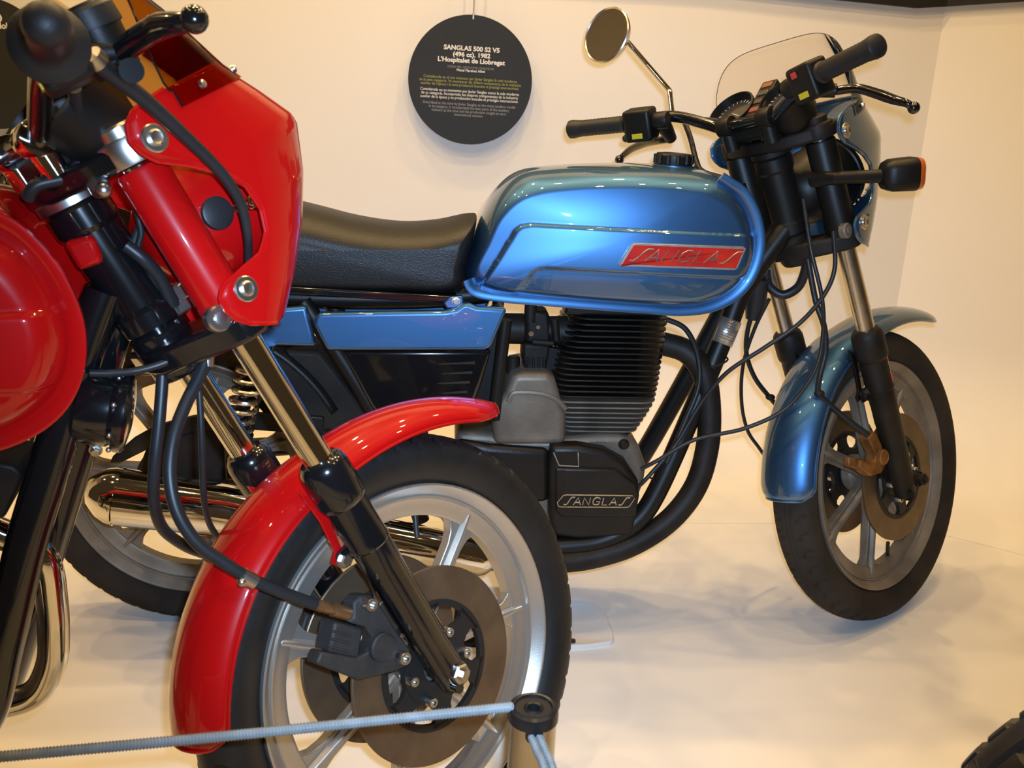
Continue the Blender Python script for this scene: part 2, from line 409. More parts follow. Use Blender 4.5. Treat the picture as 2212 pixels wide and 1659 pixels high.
def make_wheel(name, bike, K, c, rim_m, tyre_m, a0, wid=1.0, blocks=48, dusty=False):
    c = Vector(c)
    h = [(.2455, -.030), (.2452, -.0345), (.2425, -.0352), (.2400, -.0335), (.2275, -.0195), (.2262, -.0215), (.2240, -.0212), (.2225, -.0165), (.2120, -.0125), (.2025, -.0120), (.1985, -.0100)]
    prof = h+[(r, -y) for r, y in reversed(h)]
    mb = lathe_y(MB(), [(r, y*wid) for r, y in prof], c, 120)
    hub = [(.018, -.052), (.036, -.052), (.040, -.047), (.040, -.03), (.034, -.02), (.034, .02), (.040, .03), (.040, .047), (.036, .052), (.018, .052)]
    lathe_y(mb, hub, c, 40)
    rim = mb.build(name, rim_m, bike, K, angle=30)
    # one spoke, shared by seven objects
    sp = MB(); W_ = [(.028, .021), (.045, .0175), (.08, .0145), (.13, .0135), (.165, .0140), (.182, .0175), (.193, .0245), (.2015, .036)]
    out = [(r, w) for r, w in W_]+[(r, -w) for r, w in reversed(W_)]
    sp.prism([(r, w) for r, w in out], -.0085, .0085)
    rb_ = [(.036, .0075), (.20, .0042), (.216, .0034)]
    for sg in (-1, 1):
        P = [(.036, .0075, .0180), (.10, .0055, .0175), (.19, .0048, .0165), (.217, .0040, .0150)]
        vs = []
        for r, w, y in P: vs += [V(r, sg*.008, -w*1.5), V(r, sg*.008, w*1.5), V(r, sg*y, w*.55), V(r, sg*y, -w*.55)]
        fs = [(0, 1, 2, 3), (12, 15, 14, 13)]
        for i in range(3):
            for j in range(4): fs.append((i*4+j, i*4+(j+1) % 4, i*4+4+(j+1) % 4, i*4+4+j))
        sp.add(vs, fs)
    first = None
    for k in range(7):
        if first is None:
            first = sp.build('spoke', rim_m, rim, None, bevel=.0015, angle=32); o = first
        else:
            o = first.copy(); COL.objects.link(o); o.parent = rim
        o.matrix_local = Matrix.Translation(c) @ Matrix.Rotation(-math.radians(a0+k*360/7), 4, 'Y')
    make_tyre(c, blocks, wid, dusty).build('tyre', tyre_m, rim, None, angle=60 if dusty else 25)
    v = MB(); va = math.radians(a0+25); d = V(math.cos(va), 0, math.sin(va)); p = c+d*.2
    v.tube([p, p-d*.02+V(0, -.004, 0), p-d*.034+V(0, -.008, 0)], [.0045, .004, .0042], 10); v.build('valve', 'rubber', rim)
    return rim
def make_disc(bike, K, c, y, out_sgn, a0, disc_m):
    """brake disc at lateral y with its black carrier and bolts; out_sgn is the outer side"""
    c = Vector(c)+V(0, y, 0)
    d = lathe_y(MB(), [(.088, -.0028), (.1335, -.0028), (.135, -.0018), (.135, .0018), (.1335, .0028), (.088, .0028)], c, 96).build('brake_disc', disc_m, bike, K, angle=30)
    m = MB(); lathe_y(m, [(.080, -.004), (.0895, -.004), (.0895, .004), (.080, .004)], c, 72); lathe_y(m, [(.022, -.005), (.054, -.005), (.054, .005), (.022, .005)], c, 48)
    for k in range(6):
        a = math.radians(a0+60*k); R_ = Matrix.Rotation(-a, 3, 'Y')
        P = [(.048, .020), (.062, .0135), (.072, .0135), (.083, .024), (.083, -.024), (.072, -.0135), (.062, -.0135), (.048, -.020)]
        vs = [R_ @ V(r, yy, w)+c for yy in (-.004, .004) for r, w in P]; n = 8
        m.add(vs, [tuple(range(n)), tuple(range(2*n-1, n-1, -1))]+[(i, i+n, (i+1) % n+n, (i+1) % n) for i in range(n)])
    car = m.build('disc_carrier', 'carrier_black', d, None, angle=30)
    b0 = None
    for k in range(6):
        a = math.radians(a0+30+60*k); p = c+V(math.cos(a)*.047, out_sgn*.004, math.sin(a)*.047)
        MB().socket(p, (0, out_sgn, 0), .0068, .013).build('disc_bolt', 'zinc', d)
    return d

# ------------------------------------------------------------------ front end, in fork axes (forward, left, up the stem)
LEG_W = .0916
def fender_rows(c, a0, a1, hw, n=60, m=14, flare=.03):
    rows = []
    for i in range(n+1):
        t = i/n; a = a0+(a1-a0)*t; R_ = .337
        if a < 85: R_ += flare*((85-a)/32)**1.5
        w = hw; e = (a-a0)
        if e < 14: w *= max(.06, math.sqrt(max(0, 1-((14-e)/14)**2.2)))
        if a1-a < 5: w *= math.sqrt(max(.02, 1-((5-(a1-a))/5)**2*.55))
        drop = .034*(w/hw)**1.2
        row = []
        for j in range(m+1):
            ph = math.radians(-82+164*j/m); lat = w*math.sin(ph)/math.sin(math.radians(82)); rad = R_-drop*(1-math.cos(ph))/(1-math.cos(math.radians(82)))
            row.append(c+V(rad*math.cos(math.radians(a)), lat, rad*math.sin(math.radians(a))))
        rows.append(row)
    return rows
def lerp_tab(tab, z):
    if z <= tab[0][0]: return tab[0][1]
    for (a, fa), (b, fb) in zip(tab, tab[1:]):
        if z <= b: return fa+(fb-fa)*(z-a)/(b-a)
    return tab[-1][1]
F_BACK = [(.528, .080), (.535, .066), (.548, .044), (.560, .033), (.573, .028), (.588, .028), (.5965, .036), (.600, .048), (.6015, .070), (.604, .096), (.612, .109), (.62, .118), (.644, .126), (.674, .122), (.699, .101), (.72, .073), (.738, .044), (.752, .033), (.765, .029), (.781, .036), (.790, .05), (.7945, .09), (.80, .095)]
F_FRONT = [(.528, .122), (.56, .164), (.60, .206), (.65, .244), (.700, .268), (.712, .267), (.75, .240), (.79, .208), (.86, .170), (.93, .128), (.96, .11)]
F_HALF = [(.528, .129), (.58, .132), (.66, .136), (.72, .140), (.79, .145), (.86, .155), (.93, .150)]
EXP = .62
def cowl_pt(s, a):
    ff = lerp_tab(F_FRONT, s); hw = lerp_tab(F_HALF, s); ca, sa = max(0, math.cos(a)), math.sin(a)
    return V(ff*ca**EXP, math.copysign(hw*abs(sa)**EXP, sa), s)
def cowl_a(s, f):
    ff = lerp_tab(F_FRONT, s); return math.acos(min(.999, max(.001, (f/ff)))**(1/EXP))
def front_end(bike, F, cfg):
    K = F.K; o_ = F.off; lf = F.legf; c = V(o_, 0, 0); G = cfg
    paint = G['paint']
    sh = Matrix.Translation(G.get('cowl_shift', (0, 0, 0)))
    rk = math.degrees(F.rake)
    make_wheel('front_wheel', bike, K, c, G['rim'], G['tyre'], G['spoke']-rk, 1.0, 50, G['dusty'])
    for sg in (-1, 1): make_disc(bike, K, c, sg*.060, sg, G['disc_a'], 'disc_steel')
    # fender with rolled rim
    rows = fender_rows(c, G['fen0']-rk, G['fen1']-rk, .061, flare=G['flare'])
    fe = MB().grid(rows).build('front_fender', paint, bike, K, solid=.0022, angle=60)
    edge = [r[0] for r in rows]+list(rows[-1][1:-1])+[r[-1] for r in reversed(rows)]
    MB().tube(edge, .0024, 8).build('rolled_edge', paint, fe)
    for sg in (-1, 1):
        P = [ra(*q, -.066) for q in ((648, 1068), (690, 1078), (728, 1160), (741, 1190), (741, 1212), (730, 1226), (716, 1216), (722, 1192), (692, 1130))]
        if G['dusty']: P = [p+V(lf-.044, 0, 0) for p in P]
        st = MB().prism([(p.x, p.z) for p in P], sg*.062, sg*.067).build('fender_stay', paint if not G['dusty'] else 'satin_black', fe, bevel=.001)
        q = ra(739, 1209, -.07); q = q+V(lf-.044, 0, 0); lug = MB(); lug.tube([V(q.x, sg*.066, q.z), V(lf, sg*LEG_W, q.z+.012)], [.010, .013], 10); lug.build('fender_lug', 'gloss_black' if not G['dusty'] else 'dusty_black', bike, K)
        MB().hexbolt(V(q.x, sg*.073, q.z), (0, sg, 0), .0085, .009).build('fender_bolt', 'zinc' if not G['dusty'] else 'dusty_black', bike, K)
    # legs
    prof = [(.010, -.024), (.019, -.020), (.0215, -.010), (.0235, .02), (.0238, .060), (.0248, .064), (.0248, .110), (.0252, .112), (.0252, .150), (.0258, .153), (.0258, .192), (.0265, .195), (.0265, .226), (.0280, .2285), (.0282, .2335), (.0272, .237), (.0268, .292), (.0300, .296), (.0315, .302), (.0315, .343), (.0285, .352), (.0240, .357), (.0195, .3575)]
    for sg in (-1, 1):
        lg = MB().disc(prof, V(lf, sg*LEG_W, 0), (0, 0, 1), 36).build('fork_leg', G['leg'], bike, K, angle=28)
        ax = MB(); ax.rod(V(o_, sg*.066, 0), V(o_, sg*(LEG_W+.014), 0), .0175, 24); ax.rod(V(lf, sg*LEG_W, -.012), V(o_, sg*LEG_W, -.002), .014, 16)
        ax.disc([(.007, 0), (.007, .012)], V(lf-.012, sg*(LEG_W+.016), -.012), (0, sg, 0), 12)
        ax.build('axle_lug', G['leg'], lg)
        n = MB(); n.lathe([(1e-5, 0), (.0165, 0), (.0165, .004), (.0145, .0045)], V(o_, sg*(LEG_W+.014), 0), (0, sg, 0), 24)
        n.lathe([(.0145, .004), (.0145, .013), (.012, .0155), (.008, .0155), (.008, .0195), (.006, .021), (1e-5, .021)], V(o_, sg*(LEG_W+.014), 0), (0, sg, 0), 6)
        n.build('axle_nut', 'zinc' if not G['dusty'] else 'dusty_black', lg, angle=25)
        MB().rod(V(lf, sg*LEG_W, .345), V(lf, sg*LEG_W, .775), .0182, 40).build('stanchion', G['tube'], bike, K)
        sp = [(.0195, .552), (.0262, .553), (.0285, .560), (.0285, .578), (.0275, .584), (.0275, .735), (.026, .739), (.0195, .740)]
        MB().disc(sp, V(lf, sg*LEG_W, 0), (0, 0, 1), 36).build('fork_shroud', G['shroud'], bike, K, angle=28)
        # clamp lugs with pinch bolts
        lq = ra(472, 688, -.118); lx = lq.x-.044+lf
        lug = MB(); lug.disc([(.0125, 0), (.0145, .002), (.0145, .012), (.0125, .0145)], V(lx, sg*.108, lq.z), (0, sg, 0), 24); lug.disc([(.0065, .014), (.0065, .017), (.0045, .0175)], V(lx, sg*.108, lq.z), (0, sg, 0), 14)
        lug.build('clamp_lug', 'zinc' if not G['dusty'] else 'dusty_wheel', bike, K, angle=25)
    def clamp(s0, s1, nm, m, bev=.006):
        pl = [(-.034, -.030), (lf-.025, -.108), (lf-.005, -.123), (lf+.018, -.122), (lf+.031, -.105), (lf+.030, -.080), (lf+.006, -.045), (lf-.004, 0)]
        pl = pl+[(a, -b) for a, b in reversed(pl[:-1])]
        mb = MB(); n_ = len(pl); vs = [V(a, b, s0) for a, b in pl]+[V(a, b, s1) for a, b in pl]
        mb.add(vs, [tuple(range(n_)), tuple(range(2*n_-1, n_-1, -1))]+[(i, i+n_, (i+1) % n_+n_, (i+1) % n_) for i in range(n_)])
        return mb.build(nm, m, bike, K, bevel=bev, bseg=3)
    lc = clamp(.528, .560, 'lower_clamp', 'gloss_black' if not G['dusty'] else 'dusty_black')
    uc = clamp(.742, .768, 'upper_clamp', G['yoke'])
    for sg in (-1, 1):
        MB().disc([(.0300, .744), (.0305, .746), (.0305, .764), (.0290, .770), (.0215, .772), (.0215, .782), (.018, .785), (.009, .785)], V(lf, sg*LEG_W, 0), (0, 0, 1), 28).build('fork_cap', 'zinc' if not G['dusty'] else 'dusty_black', uc, angle=30)
    MB().disc([(.030, .515), (.034, .522), (.034, .57), (.03, .575)], V(0, 0, 0), (0, 0, 1), 28).build('stem_boss', 'gloss_black' if not G['dusty'] else 'dusty_black', lc)
    n = MB(); n.lathe([(.030, .735), (.030, .742), (1e-5, .742)], V(0, 0, 0), (0, 0, 1), 24); n.lathe([(1e-5, .766), (.020, .766), (.020, .778), (.016, .782), (1e-5, .782)], V(0, 0, 0), (0, 0, 1), 6)
    n.build('stem_nut', 'zinc' if not G['dusty'] else 'dusty_black', uc, angle=25)
    # cowl
    ns, na = 84, 64; ss = [.5285+(.7945-.5285)*i/ns for i in range(ns+1)]; rows = []
    for s in ss:
        ab = cowl_a(s, lerp_tab(F_BACK, s)); rows.append([cowl_pt(s, -ab+2*ab*j/na) for j in range(na+1)])
    mb = MB(); w = na+1; vs = [p for r in rows for p in r]; fs = []
    for i in range(ns):
        for j in range(na):
            q = (i*w+j, i*w+j+1, (i+1)*w+j+1, (i+1)*w+j); m_ = sum((vs[k] for k in q), Vector())/4
            if math.hypot(m_.y, m_.z-.650) < .080 and m_.x > .12: continue
            fs.append(q)
    mb.add(vs, fs); cw = mb.build('fairing', paint, bike, K @ sh, solid=.0035, angle=50)
    edge = [r[0] for r in rows]; MB().tube(edge, .0026, 8).build('fairing_edge', paint, cw)
    for f_, s_ in ((.053, .758), (.060, .582)):
        for sg in (-1, 1):
            a = cowl_a(s_, f_); p = cowl_pt(s_, sg*a); nrm = (cowl_pt(s_, sg*(a-.05))-cowl_pt(s_, sg*(a+.05))).cross(V(0, 0, 1)); nrm.normalize()
            if nrm.y*sg < 0: nrm = -nrm
            MB().disc([(.0145, 0), (.0145, .002), (.0130, .0035)], p+nrm*.001, nrm, 24).build('washer', 'zinc', cw)
            MB().disc([(.0085, .003), (.0085, .0055), (.0065, .0068), (.004, .006)], p+nrm*.001, nrm, 20).build('fairing_bolt', 'zinc', cw)
            br = MB(); br.tube([p-nrm*.004, V(lf+.02, sg*LEG_W, s_ if s_ > .7 else .548)], [.009, .011], 8); br.build('fairing_bracket', 'satin_black' if G['dusty'] else 'zinc', bike, K @ sh if not G['dusty'] else K)
    # headlamp in the cowl
    hb = MB().disc([(.020, .045), (.040, .052), (.058, .072), (.070, .100), (.074, .125), (.075, .180), (.078, .182), (.078, .194), (.074, .198), (.070, .192)], V(0, 0, .650), (1, 0, 0), 48).build('headlamp', G['bucket'], bike, K @ sh, angle=35)
    MB().disc([(.070, .191), (.055, .206), (.03, .215), (1e-5, .218)], V(0, 0, .650), (1, 0, 0), 40).build('lamp_glass', 'headlamp_glass', hb)
    # wind screen
    rows = []; nv, nt = 16, 40
    for i in range(nv+1):
        row = []
        for j in range(nt+1):
            t = -1+2*j/nt; top = .800+.135*max(0, 1-abs(t)**2.6)**.6; s = .772+(top-.772)*i/nv
            ab = cowl_a(s, .090-.25*(s-.79)*1.0 if s > .79 else .094); p = cowl_pt(s, ab*t); p = p+V(.004, math.copysign(.003, t)*min(1, abs(t)*3), 0)
            row.append(p)
        rows.append(row)
    sc = MB().grid(rows).build('windscreen', G['screen'], bike, K @ sh, angle=60)
    edge = rows[-1]; MB().tube([r[0] for r in rows]+list(edge[1:-1])+[r[-1] for r in reversed(rows)], .0008 if G['dusty'] else .0012, 6).build('screen_edge', 'plate_ink' if G['dusty'] else 'gloss_black', sc)
    for t in (-.86, -.35, .35, .86):
        s = .783; a = cowl_a(s, .094)*t; p = cowl_pt(s, a)+V(.006, math.copysign(.004, t), 0); nrm = V(p.x-.02, p.y*1.3, 0).normalized()
        MB().disc([(.0045, -.002), (.0045, .002), (.003, .0035)], p, nrm, 14).build('screen_screw', 'zinc', sc)
    # instruments
    iz = Matrix.Translation(G.get('inst', (0, 0, 0)))
    tilt = Matrix.Rotation(math.radians(-28), 4, 'Y')
    axg = (tilt.to_3x3() @ V(0, 0, 1))
    for lat in (.058, -.058):
        g = MB().disc([(.030, -.052), (.038, -.046), (.0445, -.030), (.0455, .006), (.0475, .010), (.0475, .016), (.0440, .017), (.0425, .010), (.0415, .000)], V(.035, lat, .825), axg, 40).build('gauge', 'satin_black', bike, K @ iz, angle=30)
        MB().disc([(.0418, .0000), (.0418, .0015)], V(.035, lat, .825), axg, 36).build('dial', 'dial_face', g)
        tk = MB()
        b1 = tilt.to_3x3() @ V(1, 0, 0); b2 = V(0, 1, 0)
        for k in range(19):
            a = math.radians(-130+k*260/18); d = b1*math.cos(a)+b2*math.sin(a); cc = V(.035, lat, .825)+axg*.0022
            tk.tube([cc+d*.032, cc+d*.038], .0006, 4)
        a = math.radians(-118); d = b1*math.cos(a)+b2*math.sin(a); tk.tube([cc-d*.006, cc+d*.030], .0009, 5); tk.build('dial_marks', 'dial_ink', g)
    wp = MB(); R3 = tilt.to_3x3(); wp.box(V(.045, 0, .826), (.115, .034, .030), R3); wpo = wp.build('warning_light_panel', 'satin_black', bike, K @ iz, bevel=.003)
    for k, m_ in enumerate(('dull_red', 'dull_red', 'dial_face', 'dial_face', 'dull_amber')):
        MB().box(V(.045, 0, .826)+R3 @ V(-.044+.022*k, 0, .0155), (.013, .022, .003), R3).build('warning_light', m_, wpo, bevel=.001)
    MB().box(V(.030, 0, .792), (.09, .10, .03)).build('instrument_bracket', 'satin_black', bike, K @ iz, bevel=.008)
    # handlebar
    e, g1, b1_, cl = G['bar']      # grip end, grip inner, bend, clamp for the left side
    def side(p, sg): return V(p[0], sg*p[1], p[2])
    path = [side(e, -1), side(g1, -1), side(b1_, -1), side(cl, -1), side(cl, 1), side(b1_, 1), side(g1, 1), side(e, 1)]
    P = crom([path[1], path[2], path[3]], 8)+crom([path[4], path[5], path[6]], 8)
    hbar = MB().tube([path[0]]+P+[path[-1]], .0112, 14).build('handlebar', 'gloss_black', bike, K)
    for sg in (-1, 1):
        p = side(cl, sg); r = MB(); r.rod(V(p.x, sg*.045, .766), V(p.x, sg*.045, p.z+.006), .014, 20); r.disc([(.0185, -.014), (.0195, -.012), (.0195, .012), (.0185, .014)], V(p.x, sg*.045, p.z), (0, 1, 0), 24)
        r.build('bar_clamp', G['riser'], bike, K)
        a, b = side(e, sg), side(g1, sg); d = (a-b).normalized(); L = (a-b).length
        gp = [(.0125, -.004), (.0180, -.003), (.0182, .0), (.0160, .003)]+[(.0165 if k % 2 else .0158, .006+k*.004) for k in range(int((L-.02)/.004))]+[(.0175, L-.010), (.0185, L-.004), (.0182, L+.004), (.013, L+.008)]
        if not G['dusty']: gp = [(.012, -.006), (.0300, -.005), (.0325, -.001), (.0315, .002), (.024, .005), (.019, .010), (.0165, .02), (.0155, L-.03), (.0165, L-.012), (.0172, L), (.0150, L+.010), (.008, L+.016)]
        gr = MB().disc(gp, b, d, 28).build('grip', 'rubber', bike, K, angle=50)
        # switch box
        up = V(0, 0, 1); up = (up-d*up.dot(d)).normalized(); fw = d.cross(up)*(1 if sg > 0 else -1); Rm = Matrix((fw, d, up)).transposed()
        sb = MB().box(b-d*.034-up*.004, (.044, .058, .062), Rm).build('switch_box', 'satin_black', bike, K, bevel=.007, bseg=3)
        MB().box(b-d*.034-fw*.0225+up*(-.022), (.003, .022, .010), Rm).build('switch_button', 'yellow_mark', sb, bevel=.0006)
        if sg < 0: MB().box(b-d*.040-fw*.0225+up*.014, (.004, .012, .010), Rm).build('switch_button', 'red_mark', sb, bevel=.0006)
        else: MB().sphere(b-d*.004-fw*.012-up*.026, .0075, 14).build('switch_button', 'rubber', sb)
        # lever
        un_ = G['un']; lvp = [un_(*q) for q in G['levR' if sg < 0 else 'levL']]; rad = G['levr']
        o0 = b-d*.078; pv = lvp[0]
        lp = MB(); lp.disc([(.0155, -.014), (.0165, -.012), (.0165, .012), (.0155, .014)], o0, d, 20); lp.tube([o0+fw*.004-up*.004, o0*.5+pv*.5, pv], [.0155, .0145, .0115], 12); lp.build('lever_perch', 'satin_black', bike, K)
        pth = crom(lvp, 6); lv = MB(); m_ = len(pth)-1
        lv.tube(pth, [rad[0]+(rad[1]-rad[0])*min(1, i*2/m_) if i*2 <= m_ else rad[1]+(rad[2]-rad[1])*(i*2/m_-1) for i in range(m_+1)], 12, sx=1.0)
        lv.sphere(lvp[-1], rad[3], 18); lv.build('brake_lever' if sg < 0 else 'clutch_lever', 'gloss_black', bike, K)
    # head tube seen between the yokes is part of the frame, built with it
    return cw
def caliper(bike, K, P, y0, y1, m, cap, capr, bolts, lab=None):
    c = MB().prism([(p.x, p.z) for p in P], y0, y1).build('brake_caliper', m, bike, K, bevel=.003)
    sg = -1 if y1 < 0 else 1
    if cap is not None: MB().disc([(capr, 0), (capr, .007), (capr*.9, .009), (capr*.86, .0075)], V(cap.x, y1, cap.z), (0, sg, 0), 32).build('piston_cap', m, c)
    for b in bolts:
        n = MB(); n.socket(V(b.x, y1-.002*sg, b.z), (0, sg, 0), .0085, .016); n.build('caliper_bolt', 'zinc', c)
    return c

# ------------------------------------------------------------------ body of a motorcycle, in its own axes (forward, left, up)
def poly2(pts, lat): return [(p.x, p.z) for p in (bb(x, y, lat) for x, y in pts)]
TANK_O = [(1012, 624, -.105), (1004, 602, -.105), (1020, 550, -.10), (1047, 465, -.085), (1083, 408, -.07), (1130, 374, -.06), (1200, 362, -.05), (1300, 357, -.045), (1400, 357, -.045), (1500, 364, -.045), (1562, 378, -.05), (1608, 412, -.07), (1636, 465, -.09), (1645, 530, -.10), (1630, 590, -.105), (1595, 635, -.105), (1540, 664, -.105), (1470, 674, -.105), (1300, 664, -.105), (1110, 650, -.105), (1040, 640, -.105)]
TANK_I = [(1042, 603), (1036, 580), (1058, 535), (1085, 480), (1125, 440), (1175, 422), (1250, 412), (1330, 408), (1400, 408), (1470, 413), (1530, 424), (1578, 455), (1602, 495), (1610, 535), (1600, 578), (1572, 612), (1530, 636), (1470, 646), (1300, 640), (1110, 625), (1066, 615)]
CR1 = [(1030, 640), (1117, 499), (1128, 491), (1150, 487), (1400, 497), (1660, 511)]
CR2 = [(1108, 650), (1152, 592), (1162, 584), (1180, 581), (1400, 590), (1660, 605)]
_SUB = lambda L, n=10: crom(L, n, True)
def closed(L): return [Vector((p[0], p[1])) for p in L]
def tank_data():
    O = crom([Vector((p.x, p.z)) for p in (bb(*q) for q in TANK_O)], 16, True)
    I = crom([Vector((p.x, p.z)) for p in (bb(x, y, -.136) for x, y in TANK_I)], 16, True)
    c1 = [Vector(q) for q in poly2(CR1, -.138)]; c2 = [Vector(q) for q in poly2(CR2, -.138)]
    a1 = c1+[Vector((1.3, .5)), Vector((c1[0].x, .5))]; a2 = c2+[Vector((1.3, .5)), Vector((c2[0].x, .5))]
    def disp(x, z, y):
        if y < .06: return 0
        p = Vector((x, z)); k = smooth((y-.06)/.05); out = 0
        for cl, ar, h in ((c1, a1, .0040), (c2, a2, -.0032)):
            d = min(seg_dist(p, cl[i], cl[i+1]) for i in range(len(cl)-1)); ins = inside(p, ar)
            out += h*(1 if ins else 0) if d > .005 else h*smooth(.5+(d if ins else -d)/.010)
            out -= .0007*math.exp(-(d/.0026)**2)
        if inside(p, a1) and not inside(p, a2): out += .085*max(0, min(.12, .868-z))
        elif inside(p, a2): out += .085*max(0, min(.12, .868-z))-.004
        return out*k
    return O, I, disp
TO, TI, TDISP = tank_data()
def build_tank(bike, paint, full):
    tank = pillow(TO, TI, .130, rings=22, inner=64, bulge=.013, ysh=.86, disp=TDISP, amax=1.46)
    tank.v = [(x-.045*smooth((x-.95)/.12)*(1-smooth(abs(y)/.10)), y*(.80+.20*smooth((x-.45)/.45)), z) for x, y, z in tank.v]
    side = [(x, -y, z) for x, y, z in tank.v if y < -.10]
    def ty(x, z): return max(side, key=lambda q: -((q[0]-x)**2+(q[2]-z)**2))[1]
    tank = tank.build('fuel_tank', paint, bike, angle=180)
    # seam flange round bottom and front
    pts = [(1004, 606), (1012, 626), (1035, 641), (1100, 651), (1200, 659), (1300, 667), (1400, 674), (1470, 679), (1540, 670), (1597, 640), (1633, 593), (1649, 530), (1640, 465), (1612, 412), (1580, 388), (1562, 376)]
    for sg in ((-1, 1) if full else (-1,)):
        P = [bb(x, y, -.106) for x, y in pts]; P = crom(P, 6); mb = MB(); rows = []
        cx = .80; cz = .80
        for i, p in enumerate(P):
            t = (P[min(i+1, len(P)-1)]-P[max(i-1, 0)]).normalized(); n = V(t.z, 0, -t.x)
            if n.dot(V(p.x-cx, 0, p.z-cz)) < 0: n = -n
            y0 = sg*.102; rows.append([V(p.x, y0-sg*.006, p.z)-n*.024, V(p.x, y0+sg*.004, p.z)-n*.012, V(p.x, y0+sg*.008, p.z)-n*.001, V(p.x, y0+sg*.007, p.z)+n*.003, V(p.x, y0+sg*.001, p.z)+n*.003, V(p.x, y0-sg*.010, p.z)-n*.022])
        mb.grid(rows, closed_u=True); mb.f += [tuple(range(6)), tuple(len(mb.v)-6+k for k in range(6))]
        mb.build('seam_flange', paint, tank, angle=40)
    # filler cap
    c = bb(1455, 353, 0); cc = V(c.x, 0, c.z)
    cap = MB(); pr = []; n = 48
    cap.disc([(.034, -.006), (.036, .0), (.036, .014), (.033, .0185), (.020, .020)], cc, (.03, 0, 1), 48)
    for k in range(12):
        a = 2*math.pi*k/12; cap.rod(cc+V(math.cos(a)*.035, math.sin(a)*.035, .000), cc+V(math.cos(a)*.035, math.sin(a)*.035, .0165), .0045, 8)
    cap.build('filler_cap', 'satin_black', tank, angle=30)
    MB().disc([(.042, -.012), (.041, -.003), (.032, -.001)], cc, (.03, 0, 1), 40).build('filler_neck', paint, tank)
    if full:
        for sg in (-1, 1):
            P = poly2([(1334, 571), (1362, 527), (1370, 523), (1606, 533), (1611, 537), (1592, 580), (1586, 583), (1338, 573)], -.146)
            q = [(P[0][0]+.01, P[0][1]+.01), (P[4][0]-.01, P[4][1]-.01), (P[2][0], P[2][1]-.005), (P[6][0], P[6][1]+.005)]; h_ = [ty(*c_) for c_ in q]
            bx = (h_[1]-h_[0])/(q[1][0]-q[0][0]); y0 = max(h_[k]-bx*(q[k][0]-q[0][0]) for k in range(4))-.001
            mid = ty((q[0][0]+q[1][0])/2, (q[0][1]+q[1][1])/2); y0 = max(y0, mid-bx*((q[1][0]-q[0][0])/2)-.0005)
            lift = lambda v: V(v.x, sg*(y0+bx*(v.x-q[0][0])+v.y), v.z)
            bd = MB().prism(P, -.004, .0055, lift).build('tank_badge', 'badge_metal', bike, bevel=.0012)
            Pi = offset_loop([Vector(p) for p in P], .0038)
            MB().prism([tuple(p) for p in Pi], .005, .0060, lift).build('badge_field', 'badge_red', bd, smooth=False)
            L, wd = sanglas_lines(); a = bb(1357, 561, -.150); b = bb(1587, 570, -.150); t = bb(1377, 534, -.150)
            ex = V(b.x-a.x, 0, b.z-a.z)/wd; ez = V(t.x-a.x, 0, t.z-a.z)*.93
            mb = MB(); strokes(mb, L, lambda u, w: lift(V(a.x, .0064, a.z)+ex*u+ez*w), .0016); mb.build('badge_lettering', 'zinc', bd, smooth=True)
    return tank
